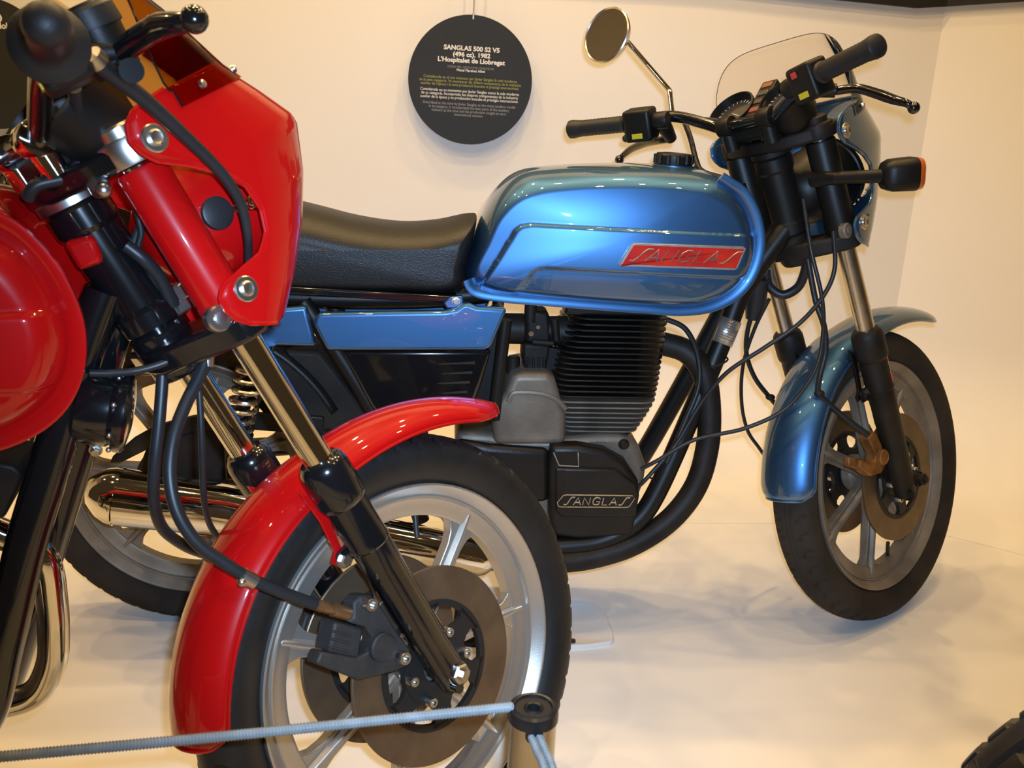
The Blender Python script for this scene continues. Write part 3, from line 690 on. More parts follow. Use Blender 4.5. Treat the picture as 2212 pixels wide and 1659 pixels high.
def build_body(bike, F, G):
    dxr = G.get('tank_dx', 0)
    paint = G['paint']; full = G['full']
    fb = 'gloss_black' if not G['dusty'] else 'satin_black'
    tank = build_tank(bike, paint, full)
    if dxr: tank.matrix_local = Matrix.Translation((dxr, 0, .016))
    # seat
    so = [(.524, .706), (.540, .76), (.556, .835), (.545, .846), (.48, .832), (.41, .827), (.33, .836), (.241, .856), (.1, .885), (-.05, .905), (-.15, .897), (-.18, .84), (-.13, .775), (0, .722), (.2, .702), (.4, .702)]
    si = [(.500, .735), (.512, .765), (.518, .790), (.507, .797), (.46, .785), (.41, .780), (.33, .787), (.241, .803), (.1, .83), (-.05, .847), (-.115, .845), (-.13, .825), (-.10, .79), (0, .755), (.2, .733), (.4, .731)]
    so = crom([Vector(p) for p in so], 8, True); si = crom([Vector(p) for p in si], 8, True)
    pillow(so, si, .124, rings=18, inner=14, bulge=.004, ysh=.85).build('seat', 'vinyl', bike, angle=70)
    MB().prism([(.52, .698), (.52, .712), (-.12, .735), (-.12, .718)], -.125, .125).build('seat_trim', 'gloss_black', bike, bevel=.004)
    for sg in (-1, 1):
        sp = MB().prism(poly2([(676, 700), (680, 684), (692, 676), (960, 672), (985, 668), (998, 658), (1010, 655), (1030, 663), (1096, 668), (1065, 742), (1058, 752), (1046, 757), (706, 758)], -.148), sg*.128, sg*.150).build('side_panel', paint, bike, bevel=.007, bseg=4)
        tp = MB().prism(poly2([(480, 676), (590, 668), (662, 662), (668, 690), (676, 720), (682, 750), (600, 748), (520, 750)], -.14), sg*.120, sg*.140).build('tail_panel', paint, bike, bevel=.007, bseg=4)
        q = bb(588, 690, -.142); MB().disc([(.018, -.004), (.018, .003), (.014, .004), (.013, .0015)], V(q.x, sg*.139, q.z), (0, sg, 0), 28).build('mounting_cup', paint, tp)
        MB().hexbolt(V(q.x-.004, sg*.139, q.z), (0, sg, 0), .008, .008).build('panel_bolt', 'zinc', tp)
        tb = MB().prism(poly2([(957, 655), (972, 642), (1000, 640), (1002, 655), (985, 668), (965, 668)], -.135), sg*.118, sg*.132).build('tank_tab', paint, bike, bevel=.003)
        q = bb(985, 651, -.134); MB().hexbolt(V(q.x, sg*.132, q.z), (0, sg, 0), .006, .006).build('tab_bolt', 'zinc', tb)
        cov = MB().prism(poly2([(735, 757), (1062, 757), (1040, 830), (1010, 912), (830, 915), (800, 880)], -.125), sg*.095, sg*.126).build('side_cover', 'gloss_black', bike, bevel=.008, bseg=3)
        for k in range(5):
            x1 = 1026-k*5.5; x0 = 935-(0 if k % 2 else 10)+k*2; y = 784+k*21
            a = bb(x0, y+4, -.128); b = bb(x1, y-1, -.128)
            MB().tube([V(a.x, sg*.124, a.z), V(b.x, sg*.1265, b.z)], [.0012, .0038], 8).build('cover_rib', 'gloss_black', cov)
    MB().prism(poly2([(520, 752), (692, 757), (806, 905), (800, 935), (600, 935), (540, 860)], -.06), -.062, .062).build('inner_mudguard', 'dusty_black', bike, bevel=.01)
    MB().prism(poly2([(1000, 740), (1096, 682), (1096, 760), (1074, 900), (1000, 915), (960, 800)], -.085), -.085, .085).build('air_box', 'engine_black', bike, bevel=.012)
    for sg in (-1, 1):
        a = bb(1092, 690, -.105); b = bb(1066, 905, -.105); MB().rod(V(a.x, sg*.105, a.z), V(b.x, sg*.105, b.z), .0125, 14).build('frame_strut', fb, bike)
    # frame
    fr = MB(); ax = V(-math.sin(F.rake), 0, math.cos(F.rake))
    head = MB().disc([(.030, .575), (.036, .580), (.036, .600), (.0325, .606), (.0325, .700), (.036, .706), (.036, .728), (.031, .734)], F.A, ax, 32).build('head_tube', fb, bike, angle=30)
    MB().disc([(.031, .7335), (.0385, .734), (.0385, .744), (.032, .7455)], F.A, ax, 28).build('bearing_ring', 'zinc' if not G['dusty'] else 'dusty_black', head)
    for sg in (-1, 1):
        P = [(1608, 620, -.020), (1568, 715, -.035), (1500, 880, -.06), (1420, 1060, -.088), (1372, 1128, -.098), (1310, 1165, -.102), (1230, 1179, -.105), (1060, 1183, -.108), (960, 1150, -.108)]
        P = [bb(*q) for q in P]; P = [V(p.x, sg*abs(p.y), p.z) for p in P]
        top = F.A+ax*.60
        P = [V(top.x, sg*.012, top.z)]+P
        if G.get('tubes'):
            P = [rb(*q) for q in G['tubes'][0 if sg < 0 else 1]]
        MB().tube(crom(P, 8), G.get('tube_r', .0205), 16).build('down_tube', fb, bike)
        MB().tube(crom([V(.98, sg*.02, .80), V(.88, sg*.045, .77), V(.5, sg*.075, .70), V(.05, sg*.085, .70), V(-.12, sg*.085, .72)], 8), .0165, 12).build('frame_rail', fb, bike)
        MB().tube(crom([V(.24, sg*.095, .69), V(.33, sg*.10, .55), V(.42, sg*.105, .38), V(.46, sg*.108, .26)], 6), .0165, 12).build('seat_tube', fb, bike)
        MB().tube([V(.47, sg*.105, .35), V(.2, sg*.112, .335), V(0.0, sg*.115, .318), V(-.05, sg*.115, .315)], .021, 14).build('swing_arm', fb, bike)
        # shock absorber
        a = bb(560, 735, -.15); b = bb(505, 965, -.15); a = V(a.x, sg*.15, a.z); b = V(b.x, sg*.15, b.z)
        sh = MB(); sh.tube([a, b], .013, 16); sh.disc([(.012, 0), (.030, 0), (.030, .012), (.012, .014)], a, (b-a), 24); d = (b-a).normalized(); sh.disc([(.012, 0), (.030, 0), (.030, .012), (.012, .014)], b-d*.03, d, 24); sh.rod(b-d*.018, b, .021, 20)
        so_ = sh.build('shock_absorber', 'gloss_black', bike)
        u = d.cross(V(0, 1, 0)).normalized(); w = d.cross(u); hel = []
        L = (b-a).length-.045; N = 8.5; st = int(N*20)
        for k in range(st+1):
            th = 2*math.pi*N*k/st; hel.append(a+d*(.013+L*k/st)+(u*math.cos(th)+w*math.sin(th))*.0245)
        MB().tube(hel, .0048, 8).build('coil_spring', 'worn_chrome', so_)
    if full:
        # builder's plate riveted round the near down tube
        P0 = bb(1578, 690, -.05); P1 = bb(1557, 742, -.052); c0 = bb(1578, 690, -.031); c1 = bb(1557, 742, -.039); d = (c1-c0); h = d.length; d.normalize()
        pl = MB(); rows = []; u = V(0, -1, 0); u = (u-d*u.dot(d)).normalized(); w = d.cross(u)
        for i in range(2):
            rows.append([(c0 if i == 0 else c1)+(u*math.cos(t)+w*math.sin(t))*.0225 for t in [(-1.25+2.5*j/16) for j in range(17)]])
        pl.grid(rows); plo = pl.build('maker_plate', 'plate_metal', bike, solid=.0008)
        for k in range(7):
            q0 = c0+d*h*(.16+.105*k); a = .75 if k not in (0, 1) else .45
            MB().tube([q0+(u*math.cos(t)+w*math.sin(t))*.0232 for t in [(-a+2*a*j/10) for j in range(11)]], .0006, 4).build('plate_line', 'plate_ink', plo)
        for k in (.07, .93):
            q0 = c0+d*h*k+(u*math.cos(.1)+w*math.sin(.1))*.0225; MB().sphere(q0, .002, 10).build('rivet', 'zinc', plo)
    # engine
    em = 'cast_alloy'
    ec = bb(1322, 815, -.1); cx = ec.x
    zt, zb = .668, .440; N = 22
    cyl = MB(); cyl.prism([(cx-.062, zb-.02), (cx+.062, zb-.02), (cx+.062, zt+.03), (cx-.062, zt+.03)], -.062, .062); cylo = cyl.build('cylinder', 'fin_black', bike, bevel=.02, bseg=3)
    fin = None
    prof = rrect(0, 0, .104, .1, .036, 6)
    for k in range(N):
        z = zt-(zt-zb)*k/(N-1); t = k/(N-1)
        grey = k >= 15; sx = lerp_tab([(0, .89), (.30, .99), (.55, 1.02), (.72, 1.0), (.9, .85), (1, .76)], t); cxs = lerp_tab([(0, .014), (.35, -.002), (.6, -.008), (1, -.013)], t)
        if k in (0, 15) or fin is None:
            mb = MB(); n_ = len(prof); vs = [V(a, b, -.0017) for a, b in prof]+[V(a, b, .0017) for a, b in prof]
            mb.add(vs, [tuple(range(n_)), tuple(range(2*n_-1, n_-1, -1))]+[(i, i+n_, (i+1) % n_+n_, (i+1) % n_) for i in range(n_)])
            fin = mb.build('cooling_fin', em if grey else 'fin_black', cylo, bevel=.0008, bseg=2); o = fin
        else:
            o = fin.copy(); COL.objects.link(o); o.parent = cylo
        o.matrix_local = Matrix.Translation((cx+cxs, 0, z)) @ Matrix.Diagonal((sx, min(1, sx+.05), 1, 1))
    # 15 is where the bare alloy barrel begins
    MB().prism([(cx-.095, .685), (cx-.07, .712), (cx+.07, .712), (cx+.095, .685), (cx+.095, .672), (cx-.095, .672)], -.085, .085).build('cylinder_head', 'fin_black', bike, bevel=.012, bseg=3)
    case = MB().prism(poly2([(985, 935), (1060, 938), (1100, 948), (1200, 950), (1290, 940), (1350, 942), (1383, 968), (1398, 1012), (1393, 1045), (1372, 1100), (1330, 1135), (1180, 1140), (1040, 1100), (985, 1040)], -.09), -.088, .088).build('crankcase', em, bike, bevel=.014, bseg=3)
    bolt = bb(1348, 960, -.09); MB().hexbolt(V(bolt.x, -.088, bolt.z), (0, -1, 0), .009, .007).build('case_bolt', 'engine_black', case)
    for sg in (-1, 1):
        cv = MB().prism(poly2([(1190, 965), (1250, 964), (1308, 974), (1352, 998), (1380, 1040), (1383, 1075), (1374, 1120), (1368, 1160), (1250, 1166), (1196, 1160), (1186, 1120), (1186, 1010)], -.122), sg*.08, sg*.122).build('clutch_cover' if sg < 0 else 'timing_cover', 'engine_black', bike, bevel=.011, bseg=3)
        if sg < 0:
            up = MB().prism(poly2([(1200, 1012), (1330, 1014), (1375, 1046), (1380, 1070), (1375, 1118), (1215, 1118), (1200, 1106)], -.128), -.118, -.1275).build('cover_boss', 'engine_black', cv, bevel=.006, bseg=3)
            wn = MB(); Q = [bb(x, y, -.124) for x, y in ((1196, 978), (1208, 1006), (1250, 1008), (1249, 978))]; wn.tube([V(p.x, -.123, p.z) for p in Q], .0016, 6); wn.build('cover_window', 'badge_metal', cv)
            for k in range(5):
                a = bb(1206, 1018+k*11, -.128); b = bb(1221, 1018+k*11, -.128); MB().tube([V(a.x, -.1265, a.z), V(b.x, -.1275, b.z)], .0022, 6).build('cover_rib', 'engine_black', cv)
            if full:
                P = poly2([(1206, 1093), (1204, 1085), (1216, 1071), (1222, 1069), (1366, 1071), (1371, 1076), (1360, 1093), (1355, 1096), (1212, 1095)], -.1285)
                lp = MB(); lp.tube([V(a, -.1285, b) for a, b in P+[P[0]]], .0013, 6); lpo = lp.build('cover_name_plate', 'zinc', cv)
                L, wd = sanglas_lines(); a = bb(1217, 1090, -.1285); b = bb(1357, 1091, -.1285); t = bb(1221, 1074, -.1285)
                ex = V(b.x-a.x, 0, b.z-a.z)/wd; ez = V(t.x-a.x, 0, t.z-a.z)
                mb = MB(); strokes(mb, L, lambda u, w_: V(a.x, -.1285, a.z)+ex*u+ez*w_, .0017); mb.build('plate_lettering', 'zinc', cv)
        MB().prism(poly2([(985, 950), (1060, 962), (1188, 972), (1188, 1085), (1110, 1092), (985, 1050)], -.105), sg*.08, sg*.106).build('primary_cover', 'engine_black', bike, bevel=.014, bseg=3)
    MB().prism(poly2([(1175, 1115), (1372, 1118), (1352, 1168), (1195, 1172)], -.08), -.08, .08).build('sump', 'engine_black', bike, bevel=.01)
    # starter dome behind the barrel
    dm = poly2([(1066, 958), (1062, 905), (1070, 868), (1092, 845), (1105, 812), (1118, 803), (1186, 803), (1198, 815), (1210, 856), (1222, 892), (1221, 958)], -.09)
    do = MB().prism(dm, -.102, .06).build('starter_cover', em, bike, bevel=.030, bseg=5)
    ar = [bb(x, y, -.1) for x, y in ((1098, 868), (1106, 852), (1118, 848), (1165, 850), (1200, 862), (1222, 884))]; MB().tube(crom([V(p.x, -.1, p.z) for p in ar], 5), .0055, 8).build('cover_ridge', em, do)
    # carburettor
    cb = MB(); a = bb(1092, 712, -.04); b = bb(1232, 722, -.04)
    cb.disc([(.030, 0), (.030, .035), (.022, .042), (.022, .075), (.027, .078), (.027, .085)], V(a.x, -.03, a.z), (1, 0, 0), 28); cb.rod(V(a.x+.08, -.03, a.z), V(b.x+.01, -.03, b.z), .026, 24, .034)
    co = cb.build('carburettor', 'dusty_black', bike, angle=30)
    MB().prism(poly2([(1130, 742), (1190, 745), (1186, 775), (1178, 806), (1135, 806), (1128, 775)], -.06), -.062, .0).build('float_bowl', 'dusty_black', co, bevel=.006)
    MB().prism(poly2([(1138, 672), (1186, 674), (1192, 742), (1136, 742)], -.06), -.058, .0).build('slide_chamber', 'dusty_black', co, bevel=.007)
    q = bb(1110, 790, -.06); MB().disc([(.011, -.02), (.013, -.018), (.013, .012), (.009, .016)], V(q.x, -.045, q.z), (0, 0, 1), 18).build('drain_cup', 'dusty_black', co)
    for (x, y, r_) in ((1162, 706, .004), (1147, 720, .005), (1200, 700, .006)):
        q = bb(x, y, -.058); MB().disc([(r_, 0), (r_, .005)], V(q.x, -.057, q.z), (0, -1, 0), 12).build('jet_screw', 'brass', co)
    a = bb(1146, 690, -.055); MB().rod(V(a.x, -.05, a.z+.03), V(a.x, -.05, a.z-.005), .012, 16).build('throttle_top', 'dusty_black', co)
    for k in range(4):
        a = bb(1140+k*12, 772, -.064); b = bb(1142+k*11, 800, -.064); MB().rod(V(a.x, -.062, a.z), V(b.x, -.062, b.z), .0025, 6).build('bowl_rib', 'dusty_black', co)
    a = bb(1150, 738, -.066); b = bb(1195, 742, -.066); MB().tube([V(a.x, -.066, a.z), V(b.x, -.066, b.z)], .006, 10).build('choke_rod', 'dusty_black', co)
    a = bb(1198, 690, -.06); b = bb(1202, 735, -.06); MB().rod(V(a.x, -.058, a.z), V(b.x, -.058, b.z), .008, 12).build('cable_adjuster', 'dusty_black', co)
    a = bb(1180, 750, -.06); b = bb(1200, 800, -.05); MB().prism([(a.x, a.z), (a.x+.03, a.z-.004), (b.x, b.z), (a.x, b.z+.004)], -.06, -.045).build('carburettor_bracket', 'dusty_black', co, bevel=.002)
    # exhaust
    hp = [(1430, 742, -.02), (1484, 760, -.04), (1520, 808, -.055), (1532, 880, -.065), (1528, 965, -.075), (1503, 1050, -.085), (1448, 1122, -.095), (1370, 1174, -.105), (1290, 1201, -.11), (1215, 1212, -.115), (1120, 1212, -.125), (1030, 1203, -.14)]
    if full: MB().tube(crom([bb(*q) for q in hp], 6), .0235, 18).build('exhaust_pipe', G['pipe'], bike)
    p0 = bb(1052, 1208, -.155); p1 = bb(900, 1178, -.165); p2 = bb(480, 1102, -.178); p3 = bb(258, 1073, -.182); p4 = bb(222, 1066, -.182); p5 = bb(196, 1062, -.182)
    mf = MB().tube([p0+V(.012, 0, -.002), p0, p0*.9+p1*.1, p1, p2, p3], [.020, .031, .036, .040, .0495, .0525], 36).build('muffler', 'chrome', bike, angle=30)
    MB().tube([p3, p3*.6+p4*.4, p4, p5, p5+V(-.004, 0, 0)], [.0535, .0525, .046, .030, .022], 36).build('muffler_tip', 'chrome', mf, angle=60)
    # rear wheel and what sits round it
    c = V(0, 0, WT)
    rw = make_wheel('rear_wheel', bike, None, c, G['rim'], G['tyre'], 22, 1.14, 48, G['dusty'])
    lathe_y(MB(), [(.02, -.075), (.085, -.072), (.095, -.060), (.095, -.03), (.02, -.03)], c, 48).build('brake_drum', 'dusty_black', bike)
    lathe_y(MB(), [(.03, .060), (.095, .060), (.095, .066), (.03, .066)], c, 40).build('sprocket', 'dusty_black', bike)
    MB().rod(V(0, -.135, WT), V(0, .135, WT), .011, 16).build('rear_axle', 'zinc', bike)
    rows = []
    for i in range(41):
        a = math.radians(28+128*i/40); row = []
        for j in range(13):
            ph = math.radians(-80+160*j/12); row.append(c+V((.352-.035*(1-math.cos(ph)))*math.cos(a), .074*math.sin(ph), (.352-.035*(1-math.cos(ph)))*math.sin(a)))
        rows.append(row)
    MB().grid(rows).build('rear_fender', 'satin_black', bike, solid=.002, angle=60)
    MB().prism(poly2([(237, 1000), (244, 985), (290, 945), (340, 917), (420, 897), (540, 890), (700, 900), (700, 940), (540, 928), (420, 934), (340, 960), (262, 999)], -.105), -.108, -.098).build('chain_guard', 'satin_black', bike, bevel=.003)
    MB().prism(poly2([(300, 1010), (330, 930), (480, 925), (490, 1060), (400, 1080), (310, 1060)], -.095), -.097, -.080).build('hub_plate', 'dusty_black', bike, bevel=.006)
    # stand
    fo = bb(1062, 1264, -.10)
    for sg in (-1, 1):
        f0 = V(.50, sg*.09, .20); f1 = V(.54, sg*.14, .022)
        MB().tube(crom([f0, f0*.5+f1*.5+V(.02, 0, 0), f1, f1+V(.04, sg*.01, -.003)], 5), [.013, .011], 10).build('centre_stand', 'satin_black', bike)

# ------------------------------------------------------------------ blue motorcycle
blue = empty('motorcycle', BLUE.M, 'metallic blue motorcycle with black seat and clear windscreen, front wheel turned to the wall', 'motorcycle')
GB = dict(paint='blue_paint', rim='dusty_wheel', tyre='dusty_tyre', dusty=True, spoke=262, disc_a=20, fen0=53, fen1=181, flare=.036, leg='dusty_black', tube='worn_chrome', shroud='satin_black',
          yoke='dusty_black', bucket='satin_black', screen='clear_screen', riser='satin_black', cowl_shift=(-.024, 0, -.012), inst=(-.035, 0, -.002), full=True, pipe='dusty_black',
          bar=((-.155, .335, .894), (-.124, .222, .874), (-.066, .150, .858), (-.050, .060, .812)), un=ba, levR=[(1806, 196, -.205), (1850, 191, -.24), (1890, 201, -.27), (1930, 215, -.30), (1958, 223, -.322), (1974, 233, -.33)], levL=[(1450, 300, .165), (1421, 304, .20), (1392, 310, .25), (1367, 320, .29), (1347, 335, .32), (1338, 345, .33)], levr=(.0075, .0085, .0050, .0098))
front_end(blue, BLUE, GB)
build_body(blue, BLUE, GB)
BK_ = BLUE.K
for sg in (-1, 1):
    # indicator on its stalk
    a = ba(1800, 385, -.118); b = ba(1905, 380, -.175); e = ba(1985, 374, -.215)
    if sg > 0: a, b, e = V(a.x, .118, a.z), V(b.x, .175, b.z), V(e.x, .215, e.z)
    d = (e-b).normalized(); st = MB(); st.tube([V(.0, sg*.075, a.z+.004), a, b], [.015, .0125, .0125], 12); sto = st.build('indicator', 'satin_black', blue, BK_)
    dd = V(0, sg, 0); dd = (e-b).normalized()
    u = V(0, 0, 1); u = (u-dd*u.dot(dd)).normalized(); w = dd.cross(u); L = (e-b).length
    def ringpts(t, hx, hz): return [b+dd*t+w*x+u*z for x, z in rrect(0, 0, hx, hz, min(hx, hz)*.6, 4)]
    rows = [ringpts(-.004, .012, .012), ringpts(.004, .022, .024), ringpts(.016, .028, .029), ringpts(L*.80, .030, .0305), ringpts(L*.84, .0295, .030)]
    hm = MB(); hm.grid(rows, closed_u=True); k = len(rows[0]); hm.f += [tuple(range(k)), tuple(len(hm.v)-k+i for i in range(k))]; hm.build('indicator_body', 'satin_black', sto, angle=50)
    rows = [ringpts(L*.84, .0290, .0295), ringpts(L*.97, .0280, .0285), ringpts(L*1.02, .023, .024)]
    hm = MB(); hm.grid(rows, closed_u=True); hm.f += [tuple(range(k)), tuple(len(hm.v)-k+i for i in range(k))]; hm.build('indicator_lens', 'orange_lens', sto, angle=50)
# mirror on the left side of the bar
m0, m1, m2 = ba(1452, 246, .152), ba(1446, 196, .165), ba(1357, 92, .262)
mc = ba(1311, 76, .300)
mr = MB().tube(crom([m0, m0*.3+m1*.7, m1, m1*.9+m2*.1, m2], 5), .0055, 10).build('mirror_stem', 'chrome', blue, BK_)
# the mirror's face looks back past the rider towards the camera side
KM = BLUE.M @ BK_; tocam = (KM.inverted() @ CAM_LOC - mc).normalized()
edge_l = ba(1264, 90, .3); axw = -CF*.72+(-CR*.975+CU*.08)*.70; axm = (KM.to_3x3().inverted() @ axw).normalized()
MB().disc([(.010, -.028), (.034, -.024), (.051, -.013), (.0565, -.003), (.0570, .002), (.0545, .004), (.0525, .0015)], mc, axm, 48).build('mirror_head', 'worn_chrome', blue, BK_, angle=50)
MB().disc([(.0530, .0012), (.0530, .0018)], mc, axm, 48).build('mirror_glass', 'mirror_glass', blue, BK_)
MB().tube([m2, mc-axm*.014], [.0055, .008], 10).build('mirror_knuckle', 'chrome', blue, BK_)
# calipers
cal = [ba(x, y, -.088) for x, y in ((1877, 948), (1890, 931), (1903, 955), (1910, 975), (1917, 1000), (1905, 1022), (1882, 1029), (1858, 1010), (1860, 993), (1876, 1001), (1892, 998), (1894, 984), (1884, 962))]
caliper(blue, BK_, cal, -.064, -.088, 'caliper_orange', ba(1903, 987, -.088), .016, [])
caliper(blue, BK_, [V(p.x, 0, p.z) for p in cal], .064, .088, 'caliper_orange', ba(1903, 987, -.088), .016, [])
refl_bar = [ba(x, y, -.075) for x, y in ((1830, 988), (1866, 992), (1868, 1012), (1845, 1012), (1830, 1008))]
MB().prism([(p.x, p.z) for p in refl_bar], -.080, -.066).build('spoke_reflection', 'caliper_orange', blue, BK_, bevel=.003)  # orange reflection on the wheel spoke, built as a solid bar
# transfer on the fork leg
for (pts, m) in ((((1898, 754), (1904, 758), (1908, 782), (1903, 776)), 'sticker_orange'), (((1906, 768), (1910, 772), (1916, 790), (1911, 786)), 'sticker_green'), (((1909, 790), (1917, 800), (1922, 818), (1915, 816)), 'sticker_orange')):
    c = V(BLUE.legf, -LEG_W, 0); rows = []
    P = [ba(x, y, -LEG_W-.0) for x, y in pts]
    z0 = min(p.z for p in P); z1 = max(p.z for p in P)
    mb = MB(); vs = []
    for (t, wd) in ((0, .004), (.25, .010), (.6, .011), (1, .004)):
        z = z1+(z0-z1)*t; a0 = -1.15+.10*t
        vs.append([c+V(math.sin(a0+1.35+k*wd/.03/4)*.0275, -math.cos(a0+1.35+k*wd/.03/4)*.0275, z) for k in range(5)])
    mb.grid(vs); mb.build('leg_transfer', m, blue, BK_, solid=.0004)
# cables and hoses, hung from the bars
def cable(bike, name, pts, un, r, m='hose_black', K=None, n=10, seg=7):
    return MB().tube(crom([un(*q) for q in pts], seg), r, n).build(name, m, bike, K)
cable(blue, 'clutch_cable', [(1800, 500, -.13), (1803, 580, -.15), (1778, 640, -.15), (1725, 700, -.14), (1650, 752, -.13), (1570, 805, -.115), (1515, 870, -.105), (1460, 960, -.11), (1400, 1030, -.12), (1380, 1050, -.118)], bb, .0042)
cable(blue, 'speedometer_cable', [(1735, 430, -.10), (1752, 540, -.13), (1775, 640, -.15), (1778, 720, -.15), (1760, 800, -.155), (1700, 880, -.15), (1610, 925, -.14), (1500, 950, -.13), (1420, 995, -.125), (1385, 1013, -.118)], bb, .0040)
cable(blue, 'throttle_cable', [(1500, 255, .06), (1560, 262, .05), (1600, 290, .03), (1650, 330, .0)], bb, .0032)
cable(blue, 'wiring_loom', [(1478, 262, .10), (1492, 300, .07), (1505, 350, .03), (1520, 372, .01), (1580, 395, -.01), (1640, 460, -.02)], bb, .0055)
cable(blue, 'wiring_loom', [(1655, 585, .02), (1662, 618, .02), (1690, 637, .01), (1722, 622, .0), (1738, 590, -.01), (1745, 548, -.02)], bb, .0095)
cable(blue, 'brake_hose', [(1745, 560, -.07), (1762, 650, -.085), (1780, 705, -.10), (1783, 760, -.105), (1770, 815, -.11), (1768, 848, -.11), (1790, 872, -.11), (1835, 910, -.12), (1876, 940, -.13)], bb, .0058)
cable(blue, 'brake_hose', [(1640, 650, .06), (1618, 700, .07), (1612, 760, .08), (1630, 815, .09), (1664, 860, .10), (1690, 890, .12)], bb, .0052)
cable(blue, 'brake_hose', [(1662, 645, .05), (1630, 710, .06), (1605, 790, .07), (1602, 870, .08), (1615, 930, .10), (1640, 968, .12), (1670, 1010, .14)], bb, .0040)
cable(blue, 'overflow_hose', [(1440, 690, -.06), (1480, 710, -.065), (1505, 760, -.07), (1510, 830, -.08), (1480, 910, -.09), (1440, 1000, -.10)], bb, .0052)
q = bb(1618, 700, .0); MB().tube([bb(1640, 600, .02), bb(1632, 650, .03), bb(1624, 690, .03)], [.020, .022, .013], 12).build('cable_boot', 'rubber', blue)
for (x, y, l) in ((1664, 858, .09), (1770, 850, -.11)):
    q = bb(x, y, l); MB().sphere(q, .009, 12, (1.2, 1, .8)).build('hose_clip', 'dusty_black', blue)
# frame ties
for (x, y) in ((1545, 780), (1425, 1020)):
    q = bb(x, y, -.05); MB().tube([q+V(.022*math.cos(t), -.006+.022*math.sin(t), .008*math.cos(t)) for t in [2*math.pi*k/16 for k in range(17)]], .002, 6).build('cable_tie', 'rubber', blue)

# ------------------------------------------------------------------ red motorcycle
red = empty('motorcycle', RED.M, 'bright red motorcycle with smoked windscreen and silver front wheel beside the barrier cord', 'motorcycle')
GR = dict(paint='red_paint', rim='wheel_silver', tyre='tyre_rubber', dusty=False, spoke=54, disc_a=8, fen0=58, fen1=180, flare=.024, leg='gloss_black', tube='chrome', shroud='red_paint',
          yoke='gloss_black', tube_r=.0225, tubes=([(228, 628, -.015), (190, 730, -.022), (150, 860, -.032), (100, 1030, -.046), (57, 1174, -.060), (5, 1403, -.080), (-30, 1540, -.092), (-90, 1620, -.1)], [(262, 640, .015), (228, 760, .025), (190, 890, .035), (140, 1060, .05), (100, 1190, .06), (50, 1360, .075), (0, 1500, .09), (-60, 1580, .1)]), tank_dx=-.006, cowl_shift=(-.004, 0, 0), bucket='red_paint', screen='smoked_screen', riser='chrome', full=False, pipe='chrome', inst=(-.005, 0, -.010),
          bar=((-.072, .330, .866), (-.036, .238, .862), (-.018, .150, .850), (-.016, .060, .806)), un=ra, levR=[(258, 112, -.185), (300, 84, -.215), (345, 58, -.250), (390, 50, -.285), (420, 42, -.300)], levL=[(-40, 300, .16), (-25, 330, .20), (-12, 360, .24), (-2, 385, .28), (2, 398, .30)], levr=(.011, .0125, .0065, .0122))
front_end(red, RED, GR)
build_body(red, RED, GR)
RK_ = RED.K
# near caliper, bracket and hose fitting
c1 = [ra(x, y, -.085) for x, y in ((757, 1332), (757, 1300), (772, 1285), (795, 1284), (812, 1300), (845, 1352), (880, 1400), (882, 1432), (850, 1447), (770, 1468), (676, 1432), (688, 1405), (722, 1412), (765, 1420), (792, 1404), (800, 1378), (782, 1352), (755, 1345), (745, 1340))]
cc = caliper(red, RK_, c1, -.066, -.092, 'caliper_black', ra(822, 1396, -.092), .0185, [ra(790, 1303, -.092), ra(862, 1418, -.092)])
caliper(red, RK_, [V(p.x, 0, p.z) for p in c1], .066, .092, 'caliper_black', ra(822, 1396, -.092), .0185, [])
P = [ra(x, y, -.08) for x, y in ((718, 1340), (780, 1355), (770, 1424), (704, 1408))]
pc = MB().prism([(p.x, p.z) for p in P], -.052, -.086).build('brake_pad_holder', 'caliper_black', red, RK_, bevel=.004)
for k in range(3):
    a, b = ra(716-k*4, 1362+k*17, -.087), ra(762-k*3, 1374+k*17, -.087); MB().tube([V(a.x, -.0865, a.z), V(b.x, -.0865, b.z)], .0016, 6).build('holder_rib', 'caliper_black', pc)
a, b = ra(682, 1306, -.084), ra(752, 1326, -.084); d = b-a
MB().tube([a, a+d*.18, a+d*.22, a+d*.34, a+d*.38, a+d*.5, a+d*.52, a+d], [.0062, .0075, .0066, .0075, .0070, .0070, .0088, .0088], 14).build('hose_fitting', 'brass', red, RK_, angle=30)
# hoses
cable(red, 'brake_hose', [(352, 775, -.010), (350, 830, -.010), (343, 920, -.008), (334, 1010, .0), (333, 1085, .02), (352, 1142, .05), (398, 1178, .075), (440, 1195, .095)], ra, .0072, K=RK_)
cable(red, 'brake_hose', [(447, 770, -.030), (432, 810, -.032), (398, 880, -.036), (374, 950, -.042), (367, 1030, -.048), (384, 1108, -.054), (425, 1172, -.060), (480, 1213, -.066), (536, 1248, -.072), (600, 1276, -.078), (682, 1306, -.084)], ra, .0076, K=RK_)
for (x, y, x2, y2, l) in ((358, 748, 352, 782, -.010), (449, 722, 446, 792, -.030)):
    a, b = ra(x, y, l), ra(x2, y2, l); d = b-a
    MB().tube([a-d*.4, a, a+d*.3, a+d*.34, a+d*.6, a+d*.64, b], [.0050, .0050, .0050, .0072, .0072, .0085, .0085], 14).build('hose_ferrule', 'zinc', red, RK_, angle=30)
cp = ra(537, 1250, -.072); cl = MB(); dcl = (ra(560, 1262, -.074)-ra(515, 1236, -.070)).normalized(); cl.tube([cp-dcl*.009, cp+dcl*.009], .0094, 16); cq = ra(517, 1256, -.070); cl.tube([cp, cq], [.008, .008], 10); clo = cl.build('hose_clip', 'zinc', red, RK_)
MB().sphere(cq+V(0, -.006, 0), .0055, 12).build('clip_screw', 'zinc', clo)
